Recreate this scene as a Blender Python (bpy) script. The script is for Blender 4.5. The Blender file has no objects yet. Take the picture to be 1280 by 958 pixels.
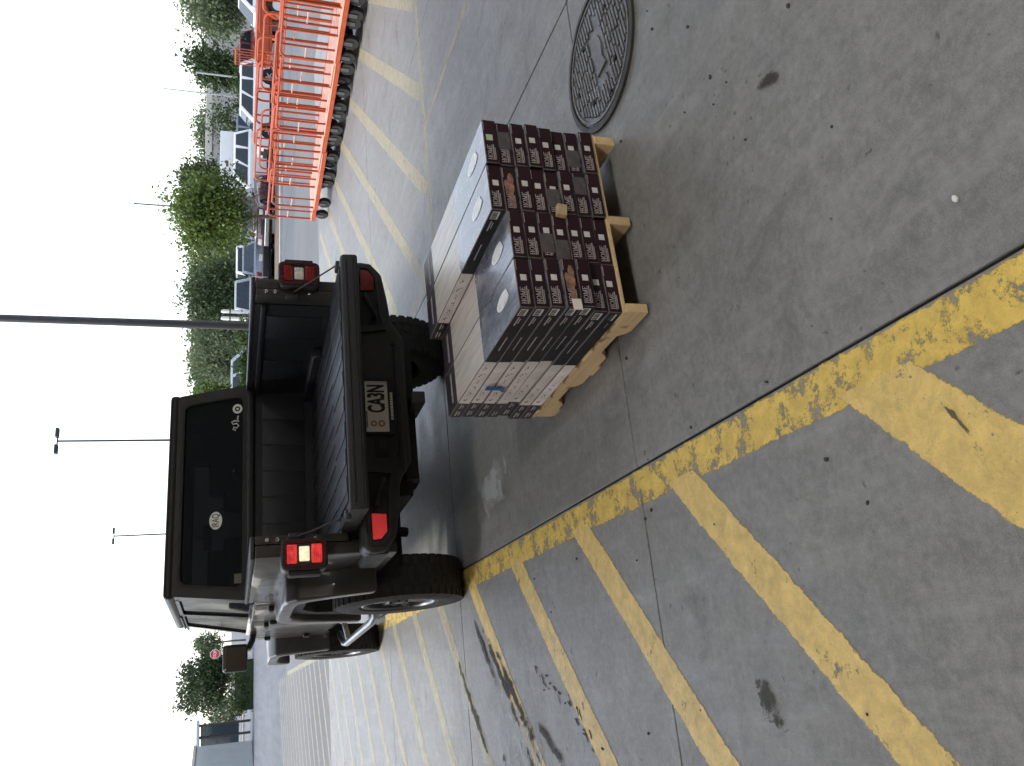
import bpy, bmesh, math, random
from mathutils import Vector, Matrix, Euler
R = math.radians
random.seed(7)
scene = bpy.context.scene
C = scene.collection

# ---------------------------------------------------------------- camera, sky, sun, exposure
# World axes follow the concrete slabs: +Y along the pickup, +X to its right, metres.
YAW, PITCH, ROLL, EYE, FOC = R(20.3), R(18.485), R(0.72), 1.44, 1040.88
cd = bpy.data.cameras.new('camera'); cam = bpy.data.objects.new('camera', cd); C.objects.link(cam)
cd.sensor_fit = 'HORIZONTAL'; cd.sensor_width = 36.0; cd.lens = 36.0*FOC/1280.0
cd.clip_start = 0.05; cd.clip_end = 3000.0
rt = Vector((math.cos(YAW), -math.sin(YAW), 0.0))
fw = Vector((math.sin(YAW)*math.cos(PITCH), math.cos(YAW)*math.cos(PITCH), -math.sin(PITCH)))
dn = fw.cross(rt)
eu = rt*math.cos(ROLL) - dn*math.sin(ROLL)
ev = rt*math.sin(ROLL) + dn*math.cos(ROLL)
# the phone was held upright but the picture is stored lying on its side: world up points to picture left
m = Matrix((ev, eu, -fw)).transposed().to_4x4(); m.translation = Vector((0, 0, EYE))
cam.matrix_world = m
scene.camera = cam

SUN_EL, SUN_AZ = 48.0, 300.0       # degrees; azimuth clockwise from +Y
w = bpy.data.worlds.new('World'); scene.world = w; w.use_nodes = True
nt = w.node_tree; nt.nodes.clear()
sky = nt.nodes.new('ShaderNodeTexSky'); sky.sky_type = 'NISHITA'; sky.sun_disc = False
sky.sun_elevation = R(SUN_EL); sky.sun_rotation = R(SUN_AZ)
sky.air_density = 1.0; sky.dust_density = 1.0; sky.ozone_density = 1.0
hs = nt.nodes.new('ShaderNodeHueSaturation'); hs.inputs['Saturation'].default_value = 0.45
bgn = nt.nodes.new('ShaderNodeBackground'); bgn.inputs['Strength'].default_value = 0.13
wo = nt.nodes.new('ShaderNodeOutputWorld')
nt.links.new(sky.outputs[0], hs.inputs['Color']); nt.links.new(hs.outputs[0], bgn.inputs['Color'])
nt.links.new(bgn.outputs[0], wo.inputs['Surface'])
sl = bpy.data.lights.new('sun', 'SUN'); sl.energy = 1.0; sl.angle = R(14); sl.color = (1.0, 0.95, 0.88)
so = bpy.data.objects.new('sun', sl); C.objects.link(so)
az, el = R(SUN_AZ), R(SUN_EL)
sd = Vector((math.sin(az)*math.cos(el), math.cos(az)*math.cos(el), math.sin(el)))
so.rotation_euler = (-sd).to_track_quat('-Z', 'Y').to_euler()
vs = scene.view_settings
vs.view_transform = 'Standard'; vs.look = 'None'; vs.exposure = 1.66; vs.gamma = 1.0; vs.use_curve_mapping = False
scene.cycles.max_bounces = 6; scene.cycles.diffuse_bounces = 3; scene.cycles.transparent_max_bounces = 10; scene.cycles.adaptive_threshold = 0.02
scene.cycles.use_denoising = True

# ---------------------------------------------------------------- materials
def ramp(nt, fac, stops):
    r = nt.nodes.new('ShaderNodeValToRGB')
    e = r.color_ramp.elements
    while len(e) < len(stops): e.new(0.5)
    for i, (p, c) in enumerate(stops):
        e[i].position = p; e[i].color = (*c, 1) if len(c) == 3 else c
    nt.links.new(fac, r.inputs['Fac']); return r.outputs['Color']
def noise(nt, vec, scale, detail=4.0, rough=0.55, dist=0.0):
    n = nt.nodes.new('ShaderNodeTexNoise'); n.inputs['Scale'].default_value = scale
    n.inputs['Detail'].default_value = detail; n.inputs['Roughness'].default_value = rough; n.inputs['Distortion'].default_value = dist
    if vec is not None: nt.links.new(vec, n.inputs['Vector'])
    return n.outputs['Fac']
def math_(nt, op, a, b=None):
    n = nt.nodes.new('ShaderNodeMath'); n.operation = op
    for i, x in enumerate((a, b)):
        if x is None: continue
        if isinstance(x, (int, float)): n.inputs[i].default_value = x
        else: nt.links.new(x, n.inputs[i])
    return n.outputs[0]
def mixc(nt, fac, a, b, mode='MIX'):
    n = nt.nodes.new('ShaderNodeMix'); n.data_type = 'RGBA'; n.blend_type = mode
    for sock, x in ((n.inputs['Factor'], fac), (n.inputs['A'], a), (n.inputs['B'], b)):
        if isinstance(x, (int, float)): sock.default_value = x
        elif isinstance(x, tuple): sock.default_value = (*x, 1)
        else: nt.links.new(x, sock)
    return n.outputs['Result']
def base(name):
    mt = bpy.data.materials.new(name); mt.use_nodes = True
    nt = mt.node_tree; b = nt.nodes['Principled BSDF']
    return mt, nt, b
def coords(nt, kind='Object', scale=None):
    t = nt.nodes.new('ShaderNodeTexCoord'); o = t.outputs[kind]
    if scale:
        mp = nt.nodes.new('ShaderNodeMapping'); mp.inputs['Scale'].default_value = scale
        nt.links.new(o, mp.inputs['Vector']); o = mp.outputs[0]
    return o
def wpos(nt, scale=None, rot=None):
    g = nt.nodes.new('ShaderNodeNewGeometry'); o = g.outputs['Position']
    if scale or rot:
        mp = nt.nodes.new('ShaderNodeMapping')
        if scale: mp.inputs['Scale'].default_value = scale
        if rot: mp.inputs['Rotation'].default_value = rot
        nt.links.new(o, mp.inputs['Vector']); o = mp.outputs[0]
    return o
def bump(nt, b, h, strength=0.2, dist=0.01):
    n = nt.nodes.new('ShaderNodeBump'); n.inputs['Strength'].default_value = strength; n.inputs['Distance'].default_value = dist
    nt.links.new(h, n.inputs['Height']); nt.links.new(n.outputs[0], b.inputs['Normal'])
MATS = {}
def pm(name, col, rough=0.5, metal=0.0, var=0.12, scale=6.0, bmp=0.0, coat=0.0, rvar=0.1, emit=0.0, stretch=None):
    """plain painted / moulded surface with uneven colour and gloss"""
    if name in MATS: return MATS[name]
    mt, nt, b = base(name); v = coords(nt, 'Object', stretch)
    n = noise(nt, v, scale, 5)
    c = ramp(nt, n, [(0.3, tuple(x*(1-var) for x in col)), (0.7, tuple(min(1, x*(1+var)) for x in col))])
    nt.links.new(c, b.inputs['Base Color'])
    n2 = noise(nt, v, scale*2.3, 4)
    r = ramp(nt, n2, [(0.3, (max(0.02, rough-rvar),)*3), (0.7, (min(1, rough+rvar),)*3)])
    nt.links.new(r, b.inputs['Roughness'])
    b.inputs['Metallic'].default_value = metal
    b.inputs['Coat Weight'].default_value = coat; b.inputs['Coat Roughness'].default_value = 0.06
    if emit:
        nt.links.new(c, b.inputs['Emission Color']); b.inputs['Emission Strength'].default_value = emit
    if bmp: bump(nt, b, noise(nt, v, scale*8, 3), bmp, 0.004)
    MATS[name] = mt; return mt

def concrete_mat():
    mt, nt, b = base('worn_concrete'); v = wpos(nt)
    big = noise(nt, v, 0.55, 6, 0.6, 0.6); mid = noise(nt, v, 3.2, 7, 0.68, 0.8); fine = noise(nt, v, 42, 4, 0.7); grit = noise(nt, v, 260, 2)
    c = ramp(nt, mid, [(0.30, (0.135, 0.136, 0.132)), (0.5, (0.20, 0.20, 0.196)), (0.70, (0.285, 0.285, 0.28))])
    c = mixc(nt, 0.42, c, ramp(nt, big, [(0.34, (0.145, 0.143, 0.138)), (0.66, (0.29, 0.293, 0.297))]))
    c = mixc(nt, 0.42, c, ramp(nt, fine, [(0.30, (0.11, 0.11, 0.107)), (0.5, (0.20, 0.20, 0.197)), (0.70, (0.33, 0.33, 0.325))]))
    c = mixc(nt, 0.2, c, ramp(nt, grit, [(0.32, (0.07,)*3), (0.5, (0.2,)*3), (0.68, (0.40,)*3)]))
    st = noise(nt, wpos(nt, (5.0, 0.5, 1.0), (0, 0, R(14))), 2.0, 6, 0.7, 0.4)
    c = mixc(nt, ramp(nt, st, [(0.50, (0, 0, 0)), (0.72, (0.5,)*3)]), c, (0.30, 0.305, 0.31))
    m2 = noise(nt, v, 11.0, 8, 0.75, 0.6)
    c = mixc(nt, 1.0, c, ramp(nt, m2, [(0.30, (0.80,)*3), (0.5, (1.02,)*3), (0.70, (1.22,)*3)]), 'MULTIPLY')
    # soft grimy patches, then drips and gum spots with irregular rims
    gr = noise(nt, v, 1.7, 8, 0.72, 1.2)
    c = mixc(nt, ramp(nt, gr, [(0.56, (0, 0, 0)), (0.70, (0.55,)*3)]), c, (0.085, 0.083, 0.078))
    nz = nt.nodes.new('ShaderNodeTexNoise'); nz.inputs['Scale'].default_value = 24.0; nt.links.new(v, nz.inputs['Vector'])
    wob = nt.nodes.new('ShaderNodeMixRGB'); wob.blend_type = 'ADD'; wob.inputs[0].default_value = 0.06
    nt.links.new(v, wob.inputs[1]); nt.links.new(nz.outputs['Color'], wob.inputs[2])
    for sc, th, k, gt in ((5.0, 0.055, 0.6, 0.50), (15.0, 0.10, 0.75, 0.50)):
        vo = nt.nodes.new('ShaderNodeTexVoronoi'); vo.inputs['Scale'].default_value = sc
        nt.links.new(wob.outputs[0], vo.inputs['Vector'])
        gate = ramp(nt, noise(nt, v, sc*0.21, 2), [(gt, (0, 0, 0)), (gt+0.06, (1, 1, 1))])
        spot = ramp(nt, vo.outputs['Distance'], [(th*0.5, (k,)*3), (th*1.4, (0, 0, 0))])
        c = mixc(nt, mixc(nt, 1.0, spot, gate, 'MULTIPLY'), c, (0.045, 0.045, 0.044))
    oi = nt.nodes.new('ShaderNodeObjectInfo')
    c = mixc(nt, 1.0, c, ramp(nt, oi.outputs['Random'], [(0, (0.93, 0.93, 0.92)), (1, (1.06, 1.06, 1.05))]), 'MULTIPLY')
    nt.links.new(c, b.inputs['Base Color'])
    nt.links.new(ramp(nt, mid, [(0.3, (0.42,)*3), (0.7, (0.62,)*3)]), b.inputs['Roughness'])
    b.inputs['Specular IOR Level'].default_value = 0.5
    h = math_(nt, 'ADD', math_(nt, 'MULTIPLY', grit, 0.5), fine)
    bump(nt, b, h, 0.12, 0.002)
    return mt
M_conc = concrete_mat()

def ground_mat():
    mt, nt, b = base('lot_surface'); v = wpos(nt)
    mid = noise(nt, v, 0.35, 6, 0.65, 0.5); fine = noise(nt, v, 30, 4, 0.7)
    st = noise(nt, wpos(nt, (3.0, 0.10, 1.0), (0, 0, R(-70))), 1.0, 5, 0.6)
    conc = mixc(nt, 0.35, ramp(nt, mid, [(0.3, (0.12, 0.122, 0.124)), (0.7, (0.175, 0.177, 0.179))]), ramp(nt, fine, [(0.3, (0.09,)*3), (0.7, (0.20,)*3)]))
    asp = mixc(nt, 0.4, ramp(nt, mid, [(0.3, (0.085, 0.094, 0.107)), (0.7, (0.125, 0.134, 0.147))]), ramp(nt, st, [(0.35, (0.09, 0.10, 0.11)), (0.65, (0.185, 0.195, 0.21))]))
    # concrete apron ends where the asphalt lane begins
    g = nt.nodes.new('ShaderNodeNewGeometry'); sp = nt.nodes.new('ShaderNodeSeparateXYZ'); nt.links.new(g.outputs['Position'], sp.inputs[0])
    d = math_(nt, 'ADD', math_(nt, 'MULTIPLY', sp.outputs['X'], 0.55), sp.outputs['Y'])
    f = ramp(nt, math_(nt, 'SUBTRACT', math_(nt, 'MULTIPLY', d, 1.0), 25.6), [(0.0, (0, 0, 0)), (0.02, (1, 1, 1))])
    c = mixc(nt, f, conc, asp)
    nt.links.new(c, b.inputs['Base Color'])
    b.inputs['Roughness'].default_value = 0.72; b.inputs['Specular IOR Level'].default_value = 0.35
    bump(nt, b, fine, 0.3, 0.004)
    return mt
M_ground = ground_mat()

def paint_mat(name, col, wear, fade=0.0, edge=0.014, grime=0.14):
    """traffic paint: ragged edges, chips that show the floor below"""
    mt, nt, b = base(name); v = wpos(nt)
    uv = nt.nodes.new('ShaderNodeUVMap'); sp = nt.nodes.new('ShaderNodeSeparateXYZ'); nt.links.new(uv.outputs[0], sp.inputs[0])
    # v holds distance to the nearest edge in metres
    rag = math_(nt, 'MULTIPLY', noise(nt, v, 30, 5, 0.7), edge*2)
    rag2 = math_(nt, 'MULTIPLY', noise(nt, v, 7, 4, 0.7), edge*1.6)
    d = math_(nt, 'SUBTRACT', sp.outputs['Y'], math_(nt, 'SUBTRACT', math_(nt, 'ADD', rag, rag2), edge*1.25))
    inside = ramp(nt, math_(nt, 'MULTIPLY', d, 40.0), [(0.0, (0, 0, 0)), (0.22, (1, 1, 1))])
    n1 = noise(nt, v, 9.5, 10, 0.74, 0.15); n2 = noise(nt, v, 70, 6, 0.75); n4 = noise(nt, v, 240, 2)
    k = math_(nt, 'ADD', math_(nt, 'MULTIPLY', n1, 0.66), math_(nt, 'ADD', math_(nt, 'MULTIPLY', n2, 0.24), math_(nt, 'MULTIPLY', n4, 0.10)))
    left = ramp(nt, k, [(wear-0.02, (0, 0, 0)), (wear+0.035, (1, 1, 1))])
    a = math_(nt, 'MULTIPLY', inside, left)
    a = math_(nt, 'MULTIPLY', a, ramp(nt, noise(nt, v, 16, 6, 0.7, 0.5), [(0.35, (0.80,)*3), (0.6, (1, 1, 1))]))
    a = math_(nt, 'MULTIPLY', a, 1.0-fade)
    n3 = noise(nt, v, 12, 6, 0.7, 1.0)
    c = ramp(nt, n3, [(0.28, tuple(x*(1-grime*1.5) for x in col)), (0.5, col), (0.72, tuple(min(1, x*1.12) for x in col))])
    c = mixc(nt, ramp(nt, noise(nt, v, 3.1, 7, 0.75), [(0.54, (0, 0, 0)), (0.74, (0.5,)*3)]), c, (0.24, 0.19, 0.10))
    c = mixc(nt, ramp(nt, n4, [(0.58, (0, 0, 0)), (0.75, (0.4,)*3)]), c, (0.20, 0.16, 0.09))
    nt.links.new(c, b.inputs['Base Color']); b.inputs['Roughness'].default_value = 0.5
    bump(nt, b, n2, 0.25, 0.003)
    tr = nt.nodes.new('ShaderNodeBsdfTransparent'); mx = nt.nodes.new('ShaderNodeMixShader')
    nt.links.new(a, mx.inputs[0]); nt.links.new(tr.outputs[0], mx.inputs[1]); nt.links.new(b.outputs[0], mx.inputs[2])
    nt.links.new(mx.outputs[0], nt.nodes['Material Output'].inputs['Surface'])
    return mt
YEL = (0.74, 0.54, 0.18)
M_pmain = paint_mat('yellow_paint_chipped', (0.74, 0.53, 0.12), 0.452, 0.0, 0.016)
M_pbr = paint_mat('yellow_paint', YEL, 0.40, 0.0, 0.016)
M_pfar = paint_mat('yellow_paint_faded_sheen', (0.56, 0.51, 0.34), 0.43, 0.42, 0.02)  # cream tone paints in the sheen on these lines; fade thins the paint

def mark_mat(name, col, thr, scale, soft=0.06, alpha=0.8):
    mt, nt, b = base(name); v = wpos(nt)
    uv = nt.nodes.new('ShaderNodeUVMap'); sp = nt.nodes.new('ShaderNodeSeparateXYZ'); nt.links.new(uv.outputs[0], sp.inputs[0])
    n = noise(nt, v, scale, 7, 0.65, 0.6)
    k = math_(nt, 'ADD', math_(nt, 'MULTIPLY', n, 1.0), math_(nt, 'MULTIPLY', math_(nt, 'SUBTRACT', sp.outputs['Y'], 0.5), 0.55))
    a = ramp(nt, k, [(thr, (0, 0, 0)), (thr+soft, (alpha,)*3)])
    b.inputs['Base Color'].default_value = (*col, 1); b.inputs['Roughness'].default_value = 0.75; b.inputs['Specular IOR Level'].default_value = 0.2
    tr = nt.nodes.new('ShaderNodeBsdfTransparent'); mx = nt.nodes.new('ShaderNodeMixShader')
    nt.links.new(a, mx.inputs[0]); nt.links.new(tr.outputs[0], mx.inputs[1]); nt.links.new(b.outputs[0], mx.inputs[2])
    nt.links.new(mx.outputs[0], nt.nodes['Material Output'].inputs['Surface'])
    return mt
M_oil = mark_mat('oil_stain', (0.075, 0.073, 0.07), 0.50, 22, 0.06, 0.75)
M_skid = mark_mat('tyre_smear', (0.055, 0.050, 0.044), 0.44, 12, 0.14, 0.88)
M_pale = mark_mat('pale_film', (0.62, 0.65, 0.68), 0.50, 9, 0.16, 0.55)

def leaf_mat(name, dark, mid, light, trans=0.3):
    mt, nt, b = base(name)
    g = nt.nodes.new('ShaderNodeNewGeometry')
    c = ramp(nt, g.outputs['Random Per Island'], [(0.0, dark), (0.5, mid), (1.0, light)])
    c = mixc(nt, 0.4, c, ramp(nt, noise(nt, coords(nt, 'Object'), 0.8, 3), [(0.35, dark), (0.65, light)]))
    nt.links.new(c, b.inputs['Base Color']); b.inputs['Roughness'].default_value = 0.55
    b.inputs['Specular IOR Level'].default_value = 0.3
    tl = nt.nodes.new('ShaderNodeBsdfTranslucent'); nt.links.new(c, tl.inputs['Color'])
    mx = nt.nodes.new('ShaderNodeMixShader'); mx.inputs[0].default_value = trans
    nt.links.new(b.outputs[0], mx.inputs[1]); nt.links.new(tl.outputs[0], mx.inputs[2])
    nt.links.new(mx.outputs[0], nt.nodes['Material Output'].inputs['Surface'])
    return mt
M_leafA = leaf_mat('leaf_fresh_green', (0.05, 0.085, 0.016), (0.11, 0.17, 0.035), (0.19, 0.25, 0.065))
M_leafB = leaf_mat('leaf_dark_green', (0.028, 0.05, 0.022), (0.055, 0.088, 0.036), (0.095, 0.135, 0.055))
M_leafC = leaf_mat('leaf_grey_green', (0.07, 0.10, 0.05), (0.12, 0.16, 0.08), (0.18, 0.22, 0.12))
M_leafD = leaf_mat('leaf_hedge', (0.025, 0.055, 0.012), (0.05, 0.09, 0.02), (0.09, 0.14, 0.04))
M_bark = pm('bark', (0.10, 0.08, 0.06), 0.9, 0, 0.3, 9, 0.5)

def glass_mat(name, tint, dens=0.5, rough=0.02):
    """tinted pane: a coat of reflection over a partly see-through dark film"""
    mt, nt, b = base(name)
    b.inputs['Base Color'].default_value = (*tint, 1); b.inputs['Roughness'].default_value = rough
    b.inputs['Specular IOR Level'].default_value = 0.35
    tr = nt.nodes.new('ShaderNodeBsdfTransparent'); tr.inputs['Color'].default_value = (0.62, 0.68, 0.70, 1)
    fr = nt.nodes.new('ShaderNodeFresnel'); fr.inputs['IOR'].default_value = 1.38
    sm = nt.nodes.new('ShaderNodeTexNoise'); sm.inputs['Scale'].default_value = 3.0
    f = math_(nt, 'ADD', math_(nt, 'ADD', fr.outputs[0], dens), math_(nt, 'MULTIPLY', sm.outputs['Fac'], 0.05))
    f = math_(nt, 'MINIMUM', f, 1.0)
    mx = nt.nodes.new('ShaderNodeMixShader')
    nt.links.new(f, mx.inputs[0]); nt.links.new(tr.outputs[0], mx.inputs[1]); nt.links.new(b.outputs[0], mx.inputs[2])
    nt.links.new(mx.outputs[0], nt.nodes['Material Output'].inputs['Surface'])
    return mt
M_glass = glass_mat('tinted_glass', (0.016, 0.019, 0.022), 0.64)
def film_mat(name, col, k):
    mt, nt, b = base(name); nt.nodes.remove(b)
    d = nt.nodes.new('ShaderNodeBsdfDiffuse'); d.inputs['Color'].default_value = (*col, 1)
    g = nt.nodes.new('ShaderNodeBsdfGlossy'); g.inputs['Roughness'].default_value = 0.06
    mx = nt.nodes.new('ShaderNodeMixShader'); n = noise(nt, coords(nt), 2.5, 3)
    nt.links.new(ramp(nt, n, [(0.35, (k*0.6,)*3), (0.65, (k*1.4,)*3)]), mx.inputs[0])
    nt.links.new(d.outputs[0], mx.inputs[1]); nt.links.new(g.outputs[0], mx.inputs[2]); nt.links.new(mx.outputs[0], nt.nodes['Material Output'].inputs['Surface'])
    return mt
M_sglass = film_mat('privacy_glass', (0.012, 0.013, 0.015), 0.13)
M_cglass = glass_mat('car_window_glass', (0.03, 0.045, 0.06), 0.72)

M_body = pm('granite_paint', (0.040, 0.037, 0.033), 0.38, 0.2, 0.15, 3, 0, 0.30, 0.08)
M_body.node_tree.nodes['Principled BSDF'].inputs['Specular IOR Level'].default_value = 0.28
M_top = pm('hardtop_black', (0.016, 0.0155, 0.0155), 0.45, 0, 0.2, 30, 0.15, 0, 0.06)
M_top.node_tree.nodes['Principled BSDF'].inputs['Specular IOR Level'].default_value = 0.3
M_plast = pm('black_plastic', (0.016, 0.0165, 0.017), 0.5, 0, 0.2, 25, 0.15, 0, 0.08)
M_liner = pm('bed_liner', (0.0075, 0.009, 0.013), 0.45, 0, 0.25, 14, 0.25, 0, 0.1)
M_dark = pm('underbody_black', (0.010, 0.010, 0.010), 0.7, 0, 0.3, 8, 0.2)
M_rub = pm('tyre_rubber', (0.016, 0.0155, 0.015), 0.8, 0, 0.25, 18, 0.2)
M_rim = pm('machined_rim', (0.16, 0.165, 0.175), 0.32, 0.9, 0.1, 8)
M_rimd = pm('rim_dark', (0.03, 0.03, 0.032), 0.35, 0.5, 0.2, 8)
M_chrome = pm('chrome_trim', (0.62, 0.63, 0.65), 0.16, 1.0, 0.08, 6)
M_steel = pm('cable_steel', (0.06, 0.06, 0.062), 0.5, 0.6, 0.15, 30)
M_red = pm('red_lens', (0.24, 0.010, 0.012), 0.12, 0, 0.2, 40, 0.25, 0.6, 0.04)
M_redlit = pm('red_lens_lit', (0.55, 0.035, 0.035), 0.14, 0, 0.35, 40, 0.25, 0.6, 0.04, 0.22)
M_refl = pm('red_reflector_glint', (0.70, 0.045, 0.045), 0.2, 0, 0.06, 60, 0.1, 0.3, 0.04, 0.10)  # left reflector: caught store light put in as brighter red and slight glow
M_refld = pm('red_reflector_unlit', (0.16, 0.008, 0.010), 0.3, 0, 0.1, 60, 0.1)
M_clear = pm('white_lens', (0.72, 0.68, 0.60), 0.12, 0, 0.25, 60, 0.3, 0.6, 0.04)
M_clearlit = pm('white_lens_lit', (0.95, 0.82, 0.58), 0.12, 0, 0.2, 60, 0.3, 0.6, 0.04, 0.22)
M_plate = pm('plate_cream', (0.80, 0.76, 0.68), 0.45, 0, 0.05, 8)
M_ink = pm('plate_ink', (0.015, 0.014, 0.013), 0.5)
M_orange_ink = pm('plate_emblem_ink', (0.42, 0.22, 0.05), 0.5)
M_vinyl = pm('white_vinyl', (0.72, 0.72, 0.70), 0.4, 0, 0.04)
M_seat = pm('seat_cloth', (0.022, 0.022, 0.024), 0.8, 0, 0.2, 20)

# ---------------------------------------------------------------- mesh helpers
class MB:
    def __init__(s): s.v = []; s.f = []; s.m = []
    def add(s, vs, fs, mi=0, M=None):
        o = len(s.v)
        s.v += [tuple(M @ Vector(p)) if M is not None else tuple(p) for p in vs]
        s.f += [tuple(i+o for i in f) for f in fs]; s.m += [mi]*len(fs); return s
    def bm(s, bm_, mi=0, M=None):
        bm_.verts.ensure_lookup_table(); bm_.verts.index_update()
        s.add([v.co[:] for v in bm_.verts], [[v.index for v in f.verts] for f in bm_.faces], mi, M); bm_.free(); return s
    def box(s, x0, x1, y0, y1, z0, z1, mi=0, M=None):
        v = [(x, y, z) for x in (x0, x1) for y in (y0, y1) for z in (z0, z1)]
        return s.add(v, [(0, 1, 3, 2), (4, 6, 7, 5), (0, 4, 5, 1), (2, 3, 7, 6), (0, 2, 6, 4), (1, 5, 7, 3)], mi, M)
    def rbox(s, x0, x1, y0, y1, z0, z1, r=0.01, seg=2, mi=0, M=None, taper=None):
        b = bmesh.new(); bmesh.ops.create_cube(b, size=1.0)
        for v in b.verts:
            k = taper if (taper and v.co.z > 0) else 1.0
            v.co = Vector(((x0+x1)/2+v.co.x*(x1-x0)*k, (y0+y1)/2+v.co.y*(y1-y0), (z0+z1)/2+v.co.z*(z1-z0)))
        if r > 0: bmesh.ops.bevel(b, geom=b.edges[:], offset=r, segments=seg, profile=0.6, affect='EDGES', clamp_overlap=True)
        return s.bm(b, mi, M)
    def prism(s, poly, axis, a, b_, r=0.0, seg=2, mi=0, M=None):
        """polygon in the plane across axis, extruded from a to b_"""
        b = bmesh.new()
        def P(p, t):
            if axis == 'x': return (t, p[0], p[1])
            if axis == 'y': return (p[0], t, p[1])
            return (p[0], p[1], t)
        A = [b.verts.new(P(p, a)) for p in poly]; B = [b.verts.new(P(p, b_)) for p in poly]
        n = len(poly); b.faces.new(A); b.faces.new(B[::-1])
        for i in range(n): b.faces.new((A[i], B[i], B[(i+1) % n], A[(i+1) % n]))
        bmesh.ops.recalc_face_normals(b, faces=b.faces[:])
        if r > 0:
            e = [x for x in b.edges if x.calc_face_angle(0) > R(25)]
            bmesh.ops.bevel(b, geom=e, offset=r, segments=seg, profile=0.6, affect='EDGES', clamp_overlap=True)
        return s.bm(b, mi, M)
    def tube(s, pts, r, n=8, mi=0, closed=False, M=None):
        pts = [Vector(p) for p in pts]; N = len(pts); rings = []
        up = None
        for i, p in enumerate(pts):
            if closed: t = (pts[(i+1) % N]-pts[i-1])
            else: t = (pts[min(i+1, N-1)]-pts[max(i-1, 0)])
            t.normalize()
            if up is None: up = t.orthogonal().normalized()
            up = (up-t*up.dot(t)).normalized() if (up-t*up.dot(t)).length > 1e-6 else t.orthogonal().normalized()
            sd_ = t.cross(up)
            rr = r[i] if isinstance(r, (list, tuple)) else r
            rings.append([p+(up*math.cos(2*math.pi*k/n)+sd_*math.sin(2*math.pi*k/n))*rr for k in range(n)])
        v = [q for ring in rings for q in ring]; f = []
        for i in range(N if closed else N-1):
            for k in range(n):
                a = i*n+k; b = i*n+(k+1) % n; c = ((i+1) % N)*n+(k+1) % n; d = ((i+1) % N)*n+k
                f.append((a, b, c, d))
        if not closed: f += [tuple(range(n))[::-1], tuple((N-1)*n+k for k in range(n))]
        return s.add(v, f, mi, M)
    def lathe(s, prof, n=24, axis='x', mi=0, M=None, closed=False):
        """profile of (radius, along-axis)"""
        v = []; f = []
        for (r, a) in prof:
            for k in range(n):
                c, d = math.cos(2*math.pi*k/n)*r, math.sin(2*math.pi*k/n)*r
                v.append((a, c, d) if axis == 'x' else ((c, a, d) if axis == 'y' else (c, d, a)))
        L = len(prof)
        for i in range(L if closed else L-1):
            for k in range(n):
                j = (i+1) % L
                f.append((i*n+k, i*n+(k+1) % n, j*n+(k+1) % n, j*n+k))
        return s.add(v, f, mi, M)
    def ring(s, outer, inner, axis, a, b_, mi=0, M=None):
        """frame between two loops of equal length, with thickness"""
        def P(p, t):
            if axis == 'x': return (t, p[0], p[1])
            if axis == 'y': return (p[0], t, p[1])
            return (p[0], p[1], t)
        n = len(outer); v = [P(p, a) for p in outer]+[P(p, a) for p in inner]+[P(p, b_) for p in outer]+[P(p, b_) for p in inner]; f = []
        for i in range(n):
            j = (i+1) % n
            f += [(i, j, n+j, n+i), (2*n+i, 3*n+i, 3*n+j, 2*n+j), (i, 2*n+i, 2*n+j, j), (n+i, n+j, 3*n+j, 3*n+i)]
        return s.add(v, f, mi, M)
    def mesh(s, name, mats, smooth=35):
        me = bpy.data.meshes.new(name); me.from_pydata(s.v, [], s.f)
        for k in (mats if isinstance(mats, (list, tuple)) else [mats]): me.materials.append(k)
        if any(s.m): me.polygons.foreach_set('material_index', s.m)
        b = bmesh.new(); b.from_mesh(me); bmesh.ops.recalc_face_normals(b, faces=b.faces[:]); b.to_mesh(me); b.free()
        if smooth:
            me.polygons.foreach_set('use_smooth', [True]*len(me.polygons)); me.set_sharp_from_angle(angle=R(smooth))
        me.update(); return me
    def build(s, name, mats, parent=None, smooth=35):
        return obj(name, s.mesh(name, mats, smooth), parent)
def obj(name, me, parent=None, loc=None, rz=0.0):
    o = bpy.data.objects.new(name, me); C.objects.link(o)
    if parent is not None: o.parent = parent
    if loc is not None: o.location = loc
    if rz: o.rotation_euler = (0, 0, rz)
    return o
def tag(o, label=None, cat=None, group=None, kind=None):
    for k, v in (('label', label), ('category', cat), ('group', group), ('kind', kind)):
        if v: o[k] = v
    return o
def thing(name, label, cat, loc, rz=0.0, group=None):
    return tag(obj(name, None, None, loc, rz), label, cat, group)
def copy_tree(o, parent=None):
    c = o.copy(); C.objects.link(c); c.parent = parent
    for ch in list(o.children): copy_tree(ch, c)
    return c
def text_mesh(name, body, size, mat, sx=1.0, ext=0.0004, bold=0.0):
    cu = bpy.data.curves.new(name, 'FONT'); cu.body = body; cu.size = size; cu.extrude = ext; cu.align_x = 'CENTER'; cu.align_y = 'CENTER'
    cu.resolution_u = 3; cu.offset = bold
    o = bpy.data.objects.new(name, cu); C.objects.link(o)
    bpy.context.view_layer.update()
    me = bpy.data.meshes.new_from_object(o.evaluated_get(bpy.context.evaluated_depsgraph_get()))
    bpy.data.objects.remove(o); me.name = name
    me.transform(Matrix.Rotation(R(90), 4, 'X') @ Matrix.Diagonal((sx, 1, 1, 1)))
    me.materials.clear(); me.materials.append(mat); return me
def rrect(x0, x1, z0, z1, r, k=5, x0t=None, x1t=None):
    """rounded four-sided loop; top corners may be narrower"""
    x0t = x0 if x0t is None else x0t; x1t = x1 if x1t is None else x1t
    out = []
    for (cx, cz, a0) in ((x1-r, z0+r, -90), (x1t-r, z1-r, 0), (x0t+r, z1-r, 90), (x0+r, z0+r, 180)):
        for i in range(k):
            a = R(a0+90*i/(k-1)); out.append((cx+r*math.cos(a), cz+r*math.sin(a)))
    return out
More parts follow.
